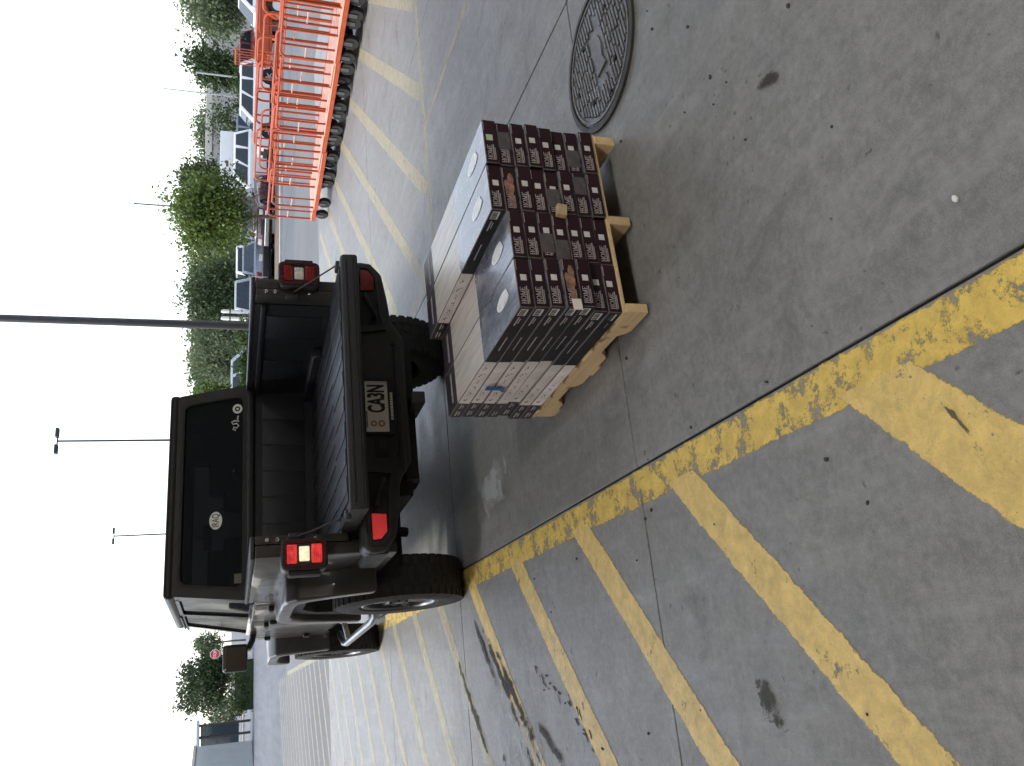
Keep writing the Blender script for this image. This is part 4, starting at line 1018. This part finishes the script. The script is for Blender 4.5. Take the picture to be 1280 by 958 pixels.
# ---------------------------------------------------------------- parked cars
M_cw = pm('car_paint_white', (0.78, 0.79, 0.80), 0.25, 0, 0.03, 2, 0, 0.8, 0.04)
M_cm = pm('car_paint_maroon', (0.085, 0.03, 0.042), 0.25, 0.2, 0.05, 2, 0, 0.8, 0.04)
M_cs = pm('car_paint_silver', (0.46, 0.50, 0.55), 0.28, 0.4, 0.04, 2, 0, 0.8, 0.04)
M_cb = pm('car_paint_blue_grey', (0.16, 0.19, 0.24), 0.28, 0.4, 0.04, 2, 0, 0.8, 0.04)
M_cr = pm('car_paint_red', (0.30, 0.05, 0.05), 0.28, 0.1, 0.04, 2, 0, 0.8, 0.04)
M_amber = pm('car_headlamp', (0.7, 0.7, 0.68), 0.12, 0, 0.1, 20)
def small_wheel(r=0.34, wd=0.22):
    ty = MB().lathe([(r*0.62, -wd/2*0.8), (r*0.8, -wd/2), (r*0.97, -wd/2*0.85), (r, -wd/4), (r, wd/4), (r*0.97, wd/2*0.85), (r*0.8, wd/2), (r*0.62, wd/2*0.8)], 28, 'x', 0, None, True).mesh('tyre', M_rub)
    mb = MB().lathe([(r*0.64, wd*0.40), (r*0.60, wd*0.44), (r*0.56, wd*0.28), (0.001, wd*0.28)], 24, 'x', 1)
    for k in range(5): mb.prism([(-0.035, 0.02), (0.035, 0.02), (0.024, r*0.6), (-0.024, r*0.6)], 'x', wd*0.28, wd*0.40, 0.004, 1, 0, Matrix.Rotation(1.2566*k, 4, 'X'))
    return ty, mb.mesh('rim', [M_chrome, M_rimd])
sw_t, sw_r = small_wheel()
def car(name, label, cat, x, y, a, paint, kind='suv', H=1.75, L=4.7, W=1.86, z=None):
    t = thing(name, label, cat, (x, y, zf(x, y)-0.0 if z is None else z), a)
    hl, hw = L/2, W/2; ax = L*0.30; belt = H*0.585 if kind != 'sedan' else H*0.62; r = 0.40
    nose = belt*0.86
    p = [(-hl, 0.34), (-hl-0.03, belt*0.62), (-hl+0.05, belt), (-hl*0.35, belt+0.02), (L*0.20, belt+0.01), (L*0.24, belt), (hl-0.18, nose), (hl, nose*0.80), (hl+0.02, 0.34), (ax+r, 0.30)]
    p += arch(ax, 0.34, r, 0, 180, 8)+[(ax-r, 0.30), (-ax+r, 0.30)]+arch(-ax, 0.34, r, 0, 180, 8)+[(-ax-r, 0.30)]
    MB().prism(p[::-1], 'x', -hw, hw, 0.055, 3).build('body', paint, t)
    MB().box(-hw+0.12, hw-0.12, -hl+0.15, hl-0.2, 0.22, belt-0.1).build('chassis', M_dark, t, 0)
    bw, tw = hw-0.07, hw-0.24
    if kind == 'sedan': yb0, yb1, yt0, yt1 = -hl*0.72, L*0.235, -hl*0.34, L*0.03
    elif kind == 'pickup': yb0, yb1, yt0, yt1 = -L*0.12, L*0.22, -L*0.10, L*0.08
    else: yb0, yb1, yt0, yt1 = -hl+0.10, L*0.235, -hl+0.34, L*0.06
    zb, zt = belt-0.01, H
    V = [Vector(q) for q in ((-bw, yb0, zb), (bw, yb0, zb), (bw, yb1, zb), (-bw, yb1, zb), (-tw, yt0, zt), (tw, yt0, zt), (tw, yt1, zt), (-tw, yt1, zt))]
    b = bmesh.new(); vv = [b.verts.new(q) for q in V]
    for f in ((3, 2, 1, 0), (4, 5, 6, 7), (0, 1, 5, 4), (1, 2, 6, 5), (2, 3, 7, 6), (3, 0, 4, 7)): b.faces.new([vv[i] for i in f])
    bmesh.ops.bevel(b, geom=b.edges[:], offset=0.07, segments=3, profile=0.6, affect='EDGES', clamp_overlap=True)
    MB().bm(b).build('cabin', paint, t)
    def pane(c0, c1, c2, c3, u0, u1, v0, v1, nm='window'):
        c0, c1, c2, c3 = V[c0], V[c1], V[c2], V[c3]
        P_ = lambda u, v: (c0.lerp(c1, u)).lerp(c3.lerp(c2, u), v)
        n = (c1-c0).cross(c3-c0).normalized()
        if n.dot(P_(0.5, 0.5)-Vector((0, (yt0+yt1)/2, zb))) < 0: n = -n
        q = [P_(u0, v0), P_(u1, v0), P_(u1-0.02, v1), P_(u0+0.02, v1)]
        vs_ = [p_+n*0.012 for p_ in q]+[p_-n*0.02 for p_ in q]
        MB().add(vs_, [(0, 1, 2, 3), (7, 6, 5, 4), (0, 4, 5, 1), (1, 5, 6, 2), (2, 6, 7, 3), (3, 7, 4, 0)]).build(nm, M_cglass, t, 0)
    pane(0, 1, 5, 4, 0.08, 0.92, 0.14, 0.88, 'rear_window'); pane(2, 3, 7, 6, 0.06, 0.94, 0.08, 0.92, 'windshield')
    for (i, j, k_, l) in ((1, 2, 6, 5), (3, 0, 4, 7)):
        for (u0, u1) in (((0.04, 0.30), (0.33, 0.60), (0.63, 0.93)) if kind == 'suv' else ((0.10, 0.48), (0.52, 0.92))):
            if i == 3: u0, u1 = 1-u1, 1-u0
            pane(i, j, k_, l, u0, u1, 0.14, 0.88)
    for s in (-1, 1):
        MB().rbox(s*(hw-0.22)-0.15, s*(hw-0.22)+0.15, hl-0.14, hl+0.01, nose*0.76, nose*0.94, 0.03, 2).build('headlamp', M_amber, t)
        MB().rbox(s*(hw-0.14)-0.10, s*(hw-0.14)+0.10, -hl-0.025, -hl+0.10, belt*0.66, belt*0.94, 0.03, 2).build('tail_lamp', M_red, t)
        MB().rbox(s*(hw+0.09)-0.09, s*(hw+0.09)+0.09, L*0.17, L*0.17+0.10, belt+0.01, belt+0.15, 0.03, 2).build('mirror', paint, t)
        for yy in (-ax, ax):
            w_ = obj('wheel', None, t, (s*(hw-0.10), yy, 0.34)); w_.rotation_euler = (0.3, 0, 0 if s > 0 else math.pi)
            obj('tyre', sw_t, w_); obj('rim', sw_r, w_)
    MB().rbox(-hw+0.06, hw-0.06, hl-0.03, hl+0.06, 0.36, 0.56, 0.03, 2).build('front_bumper', M_dark if kind != 'pickup' else M_chrome, t)
    MB().rbox(-hw+0.06, hw-0.06, -hl-0.07, -hl+0.03, 0.36, 0.58, 0.03, 2).build('rear_bumper', M_dark, t)
    MB().rbox(-0.36, 0.36, hl-0.03, hl+0.035, nose*0.58, nose*0.84, 0.02, 2).build('grille', M_dark, t)
    MB().rbox(-0.16, 0.16, -hl-0.045, -hl+0.0, belt*0.66, belt*0.66+0.14, 0.005, 1).build('licence_plate', M_vinyl, t, 0)
    return t
LEFT, AWAY = R(69.7), R(-20.3)
car('parked_sedan', 'blue grey sedan seen from behind, just right of the pickup bed', 'car', 20.6, 38.6, AWAY-R(4), M_cb, 'sedan', 1.50, 4.6)
car('parked_suv', 'pale silver wagon half hidden behind the pickup bed rail', 'car', 19.1, 39.8, AWAY-R(2), M_cs, 'suv', 1.85, 4.6)
car('parked_pickup', 'maroon pickup with chrome bumper facing the orange carts', 'pickup truck', 22.6, 37.0, AWAY+R(150), M_cm, 'pickup', 1.72, 5.2)
car('parked_suv', 'white SUV standing behind the maroon pickup', 'car', 26.6, 40.2, LEFT, M_cw, 'suv', 1.98, 4.7)
car('parked_sedan', 'white sedan parked side-on behind the middle of the cart row', 'car', 28.2, 36.6, LEFT, M_cw, 'suv', 1.72, 4.5)
car('parked_suv', 'white SUV parked side-on at the far end of the cart row, by the picture edge', 'car', 32.3, 33.6, LEFT, M_cw, 'suv', 1.86, 4.7)
car('parked_suv', 'silver car roof showing above the hedge beside the cab', 'car', 16.3, 42.0, LEFT+R(180), M_cs, 'suv', 1.98, 4.6)
car('parked_hatchback', 'red car far behind the orange trailer gate', 'car', 36.6, 43.6, LEFT, M_cr, 'suv', 1.75, 4.2)
car('parked_sedan', 'pale grey car between the white sedan and the white SUV at the picture edge', 'car', 30.4, 39.0, LEFT, M_cs, 'suv', 1.7, 4.4)
car('parked_sedan', 'dark blue car behind the gap between the white cars', 'car', 25.2, 43.4, AWAY, M_cb, 'sedan', 1.6, 4.4)
car('parked_suv', 'white car between the blue grey sedan and the maroon pickup', 'car', 21.9, 41.6, AWAY, M_cw, 'suv', 1.8, 4.5)
car('parked_hatchback', 'dark grey car behind the white sedan at the middle of the row', 'car', 29.6, 42.4, LEFT, M_cb, 'suv', 1.86, 4.4)
# white delivery van
t = thing('delivery_van', 'white box van behind the white SUV, left of the concrete wall', 'van', (29.4, 45.6, zf(29, 45)), LEFT)
MB().rbox(-1.0, 1.0, -2.9, 1.5, 0.55, 2.75, 0.06, 2).build('cargo_box', M_cw, t)
MB().prism([(1.5, 0.4), (1.5, 2.1), (2.1, 2.1), (2.55, 1.35), (3.1, 1.2), (3.15, 0.4)], 'x', -0.95, 0.95, 0.06, 2).build('cab', M_cw, t)
quadslab([(-0.8, 2.18, 2.0), (0.8, 2.18, 2.0), (0.85, 2.56, 1.38), (-0.85, 2.56, 1.38)], (0, 0.8, 0.5), 0.02, 'windshield', M_cglass, t)
for s in (-1, 1):
    MB().box(s*1.002-0.006, s*1.002+0.006, -1.15, -0.80, 2.28, 2.42).build('side_panel', M_cr, t, 0)
    for yy in (-1.9, 2.2):
        w_ = obj('wheel', None, t, (s*0.88, yy, 0.34)); w_.rotation_euler = (0, 0, 0 if s > 0 else math.pi); obj('tyre', sw_t, w_); obj('rim', sw_r, w_)

# ---------------------------------------------------------------- orange utility trailer
t = thing('utility_trailer', 'orange utility trailer with mesh ramp gate behind the carts', 'trailer', (25.4, 27.4, zf(25.4, 27.4)), LEFT)
M_whub = pm('white_wheel', (0.75, 0.75, 0.74), 0.4, 0, 0.05)
MB().rbox(-0.85, 0.85, -1.9, 1.6, 0.55, 0.66, 0.01, 1).build('floor', M_cart, t)
for s in (-1, 1):
    MB().rbox(s*0.85-0.03, s*0.85+0.03, -1.9, 1.6, 0.66, 1.12, 0.01, 1).build('side_panel', M_cart, t)
    fe = [( -0.15+0.52*math.cos(R(k*20)), 0.36+0.50*math.sin(R(k*20))) for k in range(10)]
    fi = [( -0.15+0.47*math.cos(R(k*20)), 0.36+0.45*math.sin(R(k*20))) for k in range(10)]
    MB().prism(fe+fi[::-1], 'x', s*0.90, s*1.14).build('mudguard', M_cart, t)
    w_ = obj('wheel', None, t, (s*1.02, -0.15, 0.36))
    obj('tyre', sw_t, w_); MB().lathe([(0.001, 0.075), (0.19, 0.07), (0.215, 0.10), (0.215, -0.10), (0.19, -0.07), (0.001, -0.075)], 24, 'x').build('rim', M_whub, w_)
g = MB().rbox(-0.85, 0.85, 1.60, 1.65, 1.86, 1.92, 0.01, 1).rbox(-0.85, 0.85, 1.60, 1.65, 0.66, 0.70, 0.01, 1).build('ramp_gate', M_cart, t)
for k in range(7): MB().rbox(-0.85+k*0.277-0.014, -0.85+k*0.277+0.014, 1.612, 1.638, 0.70, 1.86, 0.004, 1).build('gate_bar', M_cart, g)
sp = MB().lathe([(0.001, 0.05), (0.19, 0.05), (0.21, 0.09), (0.21, -0.09), (0.001, -0.09)], 24, 'x', 0, Matrix.Translation((0.96, -1.5, 1.18))).build('spare_rim', M_whub, t)
MB().lathe([(0.21, -0.09), (0.27, -0.11), (0.34, -0.06), (0.34, 0.06), (0.27, 0.11), (0.21, 0.09)], 28, 'x', 0, Matrix.Translation((0.96, -1.5, 1.18)), True).build('spare_tyre', M_rub, t)
MB().prism([(-0.06, 0.50), (0.06, 0.50), (0.06, 0.58), (-0.06, 0.58)], 'y', -3.1, -1.9).build('drawbar', M_cart, t, 0)

# ---------------------------------------------------------------- trees, shrubs
def leaf_cloud(blobs, n, size, seed, cl=14, spread=0.34, flat=0.0):
    rnd = random.Random(seed); vs_, fs_ = [], []
    vol = [b[3]*b[4]*b[5] for b in blobs]; centres = []
    for _ in range(max(3, n//cl)):
        b = rnd.choices(blobs, vol)[0]
        while True:
            q = Vector((rnd.uniform(-1, 1), rnd.uniform(-1, 1), rnd.uniform(-1, 1)))
            if 0.25 < q.length < 1.0: break
        q = q*(q.length**-0.45) if q.length > 0 else q
        k = rnd.uniform(0.86, 1.10)
        centres.append(Vector((b[0]+q.x*b[3]*k, b[1]+q.y*b[4]*k, b[2]+q.z*b[5]*k)))
    for i in range(n):
        c = centres[i % len(centres)]
        p = c+Vector((rnd.gauss(0, spread), rnd.gauss(0, spread), rnd.gauss(0, spread*0.75)))
        e = Euler((rnd.uniform(-1.2, 1.2), rnd.uniform(-1.2, 1.2), rnd.uniform(0, 6.28))).to_matrix()
        s = size*rnd.uniform(0.6, 1.35); o = len(vs_)
        for q in ((-0.5, 0, 0), (0, -0.32, 0.06), (0.55, 0, 0), (0, 0.32, 0.06)): vs_.append(tuple(p+e @ Vector(q)*s))
        fs_.append((o, o+1, o+2, o+3))
    me = bpy.data.meshes.new('foliage'); me.from_pydata(vs_, [], fs_); return me, centres
def tree(name, label, x, y, h, blobs, n, size, mat, seed, trunk=0.12, group=None, spread=0.34, z0=None):
    z0 = zf(x, y) if z0 is None else z0
    t = thing(name, label, 'tree' if 'tree' in name else 'shrub', (x, y, z0), 0, group)
    me, cs = leaf_cloud(blobs, n, size, seed, 14, spread); me.materials.append(mat)
    cr = obj('crown', me, t); cr['kind'] = 'stuff'
    if trunk > 0:
        rnd = random.Random(seed+1); mb = MB(); base_ = min(b[2]-b[5]*0.5 for b in blobs)
        mb.tube([(0, 0, -0.05), (0.04, 0.02, base_*0.5), (0.0, 0.05, base_), (0.05, 0, base_+(h-base_)*0.45)], [trunk, trunk*0.8, trunk*0.65, trunk*0.25], 8)
        for k in range(9):
            c = cs[rnd.randrange(len(cs))]; s0 = Vector((0, 0.03, base_*rnd.uniform(0.75, 1.2)))
            mb.tube([s0, s0.lerp(c, 0.5)+Vector((0, 0, 0.15)), c], [trunk*0.45, trunk*0.28, trunk*0.08], 6)
        tr_ = mb.build('trunk', M_bark, t); 
    return t
def rb(seed, cx, cy, cz, rx, ry, rz, n):
    rnd = random.Random(seed); out = [(cx, cy, cz, rx*0.75, ry*0.75, rz*0.8)]
    for k in range(n):
        a = rnd.uniform(0, 6.28); u = rnd.uniform(-0.75, 0.85); w_ = math.sqrt(max(0.05, 1-u*u))
        s = rnd.uniform(0.20, 0.48)
        k = 0.62+0.42*(0.48-s)/0.28
        out.append((cx+math.cos(a)*w_*rx*k, cy+math.sin(a)*w_*ry*k, cz+u*rz*k, rx*s, ry*s, rz*s))
    return out
tree('shade_tree', 'bright green leafy tree in the planting strip beside the parked cars', 20.3, 33.9, 4.6, rb(1, 0, 0, 2.85, 1.55, 1.5, 1.45, 18)+[(1.25, -0.2, 2.2, 0.75, 0.7, 0.6), (-1.3, 0.3, 3.4, 0.7, 0.7, 0.55), (0.5, 0, 4.35, 0.6, 0.6, 0.5), (-0.7, -0.3, 1.75, 0.8, 0.7, 0.5)], 11000, 0.16, M_leafA, 31, 0.10)
tree('shade_tree', 'dark round tree standing behind the bright green one', 33.4, 52.4, 5.6, rb(2, 0, 0, 3.7, 1.9, 1.9, 2.0, 10), 5000, 0.24, M_leafB, 32, 0.14)
tree('shade_tree', 'dense dark green tree behind the blue grey sedan', 22.0, 45.6, 4.8, rb(3, 0, 0, 2.7, 2.1, 1.9, 2.1, 12), 6500, 0.2, M_leafB, 33, 0.13)
tree('shade_tree', 'big weeping green tree at the picture edge above the white SUV', 37.6, 39.4, 5.2, rb(4, 0, 0, 3.3, 2.5, 2.3, 2.0, 20), 11000, 0.2, M_leafC, 34, 0.15)
tree('shade_tree', 'thin open-crowned young tree in front of the concrete wall', 35.8, 48.4, 4.2, rb(5, 0, 0, 2.6, 1.25, 1.2, 1.25, 7), 900, 0.2, M_leafB, 35, 0.06, None, 0.4)
tree('shade_tree', 'green tree between the tall lamp post and the sedan', 23.3, 54.2, 5.0, rb(6, 0, 0, 2.9, 1.7, 1.7, 2.1, 10), 4500, 0.22, M_leafC, 36, 0.12)
tree('shade_tree', 'loose pale green tree just left of the tall lamp post', 24.4, 61.0, 5.2, rb(7, 0, 0, 3.2, 2.0, 2.0, 2.2, 10), 4500, 0.24, M_leafC, 37, 0.13)
tree('shade_tree', 'mid green tree beside the cab corner', 23.2, 66.6, 5.2, rb(8, 0, 0, 3.0, 2.3, 2.0, 2.3, 10), 4500, 0.25, M_leafA, 38, 0.13)
tree('shade_tree', 'dark spreading tree left of the pickup mirror', 2.0, 79.2, 6.2, rb(9, 0, 0, 4.0, 2.75, 2.6, 2.5, 14), 8000, 0.26, M_leafB, 39, 0.16)
tree('shade_tree', 'small far tree between the cab and the mirror', 7.4, 114.5, 6.6, rb(10, 0, 0, 4.5, 1.4, 1.4, 2.0, 7), 2000, 0.3, M_leafC, 40, 0.14)
for k, (x, y, h, r, lab, mt) in enumerate(((60.5, 95.5, 7.2, 4.0, 'far tree above the left end of the concrete wall', M_leafB), (67.5, 92.0, 7.4, 4.2, 'far tree above the middle of the concrete wall', M_leafC),
        (75.0, 89.5, 7.0, 4.2, 'far tree above the right end of the concrete wall', M_leafB), (52.0, 62.5, 6.6, 1.3, 'tall thin dark treetop left of the weeping tree', M_leafB), (58.0, 80.5, 6.6, 2.0, 'far tree right of the dark round tree', M_leafC),
        (-1.8, 150.0, 5.0, 3.4, 'far low tree left of the dark spreading tree', M_leafC), (42.0, 82.0, 6.8, 4.0, 'far tree behind the bright green one', M_leafC), (34.0, 90.0, 6.6, 4.2, 'far tree behind the dense dark one', M_leafB),
        (28.5, 58.0, 5.2, 2.6, 'pale tree filling the gap right of the tall lamp post', M_leafC), (30.0, 72.0, 6.0, 3.2, 'mid green far tree behind the tall lamp post', M_leafA), (38.5, 66.0, 6.0, 2.8, 'dark far tree behind the white box van', M_leafB))):
    tree('far_tree', lab, x, y, h, rb(20+k, 0, 0, h*0.56, r, r, h*0.44, 12), 3600, 0.34, mt, 60+k, 0.2, None, 0.5)
def hedge(label, x, y, rz, L, wd, h, n, mat, seed):
    t = thing('hedge', label, 'hedge', (x, y, zf(x, y)), rz)
    k = max(2, int(L/0.7)); bl = [(-L/2+L*(i+0.5)/k, 0, h*0.5, L/k*0.75, wd/2, h*0.5) for i in range(k)]
    me, _ = leaf_cloud(bl, n, 0.14, seed, 10, 0.12); me.materials.append(mat); c = obj('foliage', me, t); c['kind'] = 'stuff'
    MB().rbox(-L/2+0.1, L/2-0.1, -wd*0.3, wd*0.3, 0.0, h*0.75, 0.1, 2).build('inner_branches', pm('hedge_core', (0.022, 0.04, 0.014), 0.9, 0, 0.4, 12, 0.6), t)
hedge('green hedge under the tall lamp post beside the cab', 11.3, 29.4, AWAY, 3.6, 1.1, 1.62, 5000, M_leafD, 71)
hedge('clipped green hedge at the foot of the concrete wall', 37.6, 46.2, AWAY, 4.2, 1.2, 2.2, 3500, M_leafD, 72)
hedge('dark hedge under the spreading tree left of the mirror', 1.4, 76.3, AWAY, 4.2, 1.2, 1.95, 5200, M_leafD, 73)

bl = []; rw_ = random.Random(91)
for k in range(46):                                      # the wood beyond the lot reads as one mass
    cx = -2+k*1.55+rw_.uniform(-0.6, 0.6); D_ = 128+rw_.uniform(-5, 8); hh = rw_.uniform(5.6, 8.2)
    bl.append((0.938*cx+0.347*D_, -0.347*cx+0.938*D_, hh*0.45-0.4, rw_.uniform(1.8, 3.2), 2.5, hh*0.52))
me, _ = leaf_cloud(bl, 17000, 0.55, 92, 16, 0.6); me.materials.append(M_leafC)
tag(obj('woodland', me), 'pale green band of woodland beyond the parking lot', None, None, 'stuff')

# ---------------------------------------------------------------- lamp posts and poles
M_pole = pm('dark_pole', (0.035, 0.032, 0.032), 0.5, 0.4, 0.1, 3)
M_polel = pm('pale_pole', (0.42, 0.43, 0.43), 0.5, 0.3, 0.1, 3)
def post(label, x, y, top, r, mat, head=True, cat='lamp post'):
    z = zf(x, y); t = thing('lamp_post' if cat == 'lamp post' else 'utility_pole', label, cat, (x, y, z))
    MB().tube([(0, 0, 0), (0, 0, top-z)], [r, r*0.72], 12).build('pole', mat, t)
    MB().lathe([(r*2.2, 0.0), (r*2.2, 0.35), (r*1.9, 0.45), (r, 0.46)], 14, 'z').build('base', M_kerb, t)
    if head:
        for s in (-1, 1):
            MB().rbox(s*0.55-0.30, s*0.55+0.30, -0.22, 0.22, top-z-0.02, top-z+0.17, 0.03, 2).build('lamp_head', mat, t)
        MB().rbox(-0.3, 0.3, -0.04, 0.04, top-z+0.0, top-z+0.08, 0.01, 1).build('arm', mat, t)
post('thick dark lamp post rising from the hedge out of the frame', 10.52, 23.84, 12.5, 0.125, M_pole)
post('slim lamp post with a box head above the middle of the cab', 16.97, 57.70, 12.1, 0.085, M_pole)
post('distant lamp post above the driver side of the cab', 17.57, 94.8, 13.0, 0.10, M_pole)
post('slim pole rising behind the bright green tree', 36.9, 61.0, 8.9, 0.075, M_pole, False, 'pole')
post('leaning pale pole over the concrete wall', 38.95, 49.6, 6.1, 0.06, M_polel, False, 'pole')
post('short pale pole in front of the concrete wall, near the weeping tree', 43.2, 52.8, 4.3, 0.07, M_polel, False, 'pole')
post('thin pale pole at the left end of the concrete wall', 34.6, 50.6, 3.6, 0.07, M_polel, False, 'pole')
post('hair-thin distant pole left of the tall lamp post', 43.85, 111.7, 8.0, 0.09, M_pole, False, 'pole')
for dx, nm in ((0.0, 'white steel bollard right of the tall lamp post'), (0.30, 'white steel bollard, right one of the pair by the tall lamp post')):
    x, y = 16.5+dx, 36.6-dx*0.37; t = thing('bollard', nm, 'bollard', (x, y, zf(x, y)))
    MB().tube([(0, 0, 0), (0, 0, 2.35), (0, 0, 2.42)], [0.085, 0.085, 0.05], 14).build('post', M_vinyl, t)
    MB().lathe([(0.09, 2.0), (0.09, 2.06)], 14, 'z').build('band', M_pole, t)

# ---------------------------------------------------------------- far wall, building, sign
M_wallc = pm('wall_concrete', (0.40, 0.375, 0.345), 0.85, 0, 0.12, 1.5, 0.2)
M_capc = pm('wall_cap', (0.55, 0.52, 0.47), 0.8, 0, 0.08, 1.5)
t = thing('concrete_wall', 'beige precast concrete wall with a paler cap behind the cars', 'wall', (53.6, 70.8, -0.4), AWAY)
for k in range(-4, 4): MB().rbox(k*3.0+0.06, k*3.0+2.94, -0.12, 0.12, 0.0, 3.95, 0.02, 1).build('panel', M_wallc, t)
for k in range(-4, 5): MB().rbox(k*3.0-0.16, k*3.0+0.16, -0.2, 0.2, 0.0, 4.05, 0.03, 1).build('pier', M_wallc, t)
MB().rbox(-12.2, 12.2, -0.24, 0.24, 4.06, 4.66, 0.04, 1).build('cap', M_capc, t)
M_metal = pm('building_grey', (0.42, 0.45, 0.48), 0.5, 0.2, 0.06, 1)
t = thing('low_building', 'pale grey building cut by the left picture edge', 'building', (-6.0, 76.6, zf(-6, 76)), AWAY)
MB().rbox(-3.2, 2.1, -2, 3, 0, 4.35, 0.05, 1).build('wall', M_metal, t); MB().rbox(-3.3, 2.2, -2.1, 3.1, 4.36, 4.6, 0.04, 1).build('roof_edge', M_capc, t)
for k in range(3): MB().rbox(-2.4+k*1.5, -1.4+k*1.5, -2.03, -1.9, 1.2, 2.8, 0.02, 1).build('window', M_cglass, t)
t = thing('glazed_shelter', 'dark framed glass shelter right of the grey building', 'shelter', (-2.6, 86.6, zf(-2, 86)), AWAY)
for x in (-1.1, 0.0, 1.1): MB().rbox(x-0.09, x+0.09, -0.09, 0.09, 0.0, 4.4, 0.01, 1).build('post', M_pole, t)
MB().rbox(-1.4, 1.4, -0.6, 0.6, 4.4, 4.66, 0.03, 1).build('roof', M_metal, t)
for x in (-1.0, 0.1): MB().box(x, x+0.9, -0.02, 0.02, 1.0, 4.3).build('pane', M_cglass, t, 0)
t = thing('stop_sign', 'red octagonal stop sign beside the pickup mirror', 'sign', (3.84, 73.2, zf(4, 73)), AWAY)
MB().tube([(0, 0.06, 0), (0, 0.06, 3.2)], 0.04, 8).build('post', M_polel, t)
oc = lambda r: [(r*math.cos(R(22.5+45*i)), 2.98+r*math.sin(R(22.5+45*i))) for i in range(8)]
MB().prism(oc(0.40), 'y', -0.012, 0.012).build('border', M_vinyl, t, 0); MB().prism(oc(0.365), 'y', -0.016, -0.0125).build('face', pm('sign_red', (0.48, 0.03, 0.035), 0.4), t, 0)
obj('lettering', text_mesh('sign_lettering', 'STOP', 0.30, M_vinyl, 0.8, 0.002, 0.004), t, (0, -0.019, 2.98))
for o in bpy.data.objects:
    if o.name.split('.')[0] in ('lettering', 'side_lettering', 'icon_print', 'band_lettering', 'frame_lettering', 'state_lettering', 'barcode', 'rib', 'torn_patch', 'plate_number', 'decal_lettering', 'bolt', 'hinge'): o['kind'] = 'stuff'
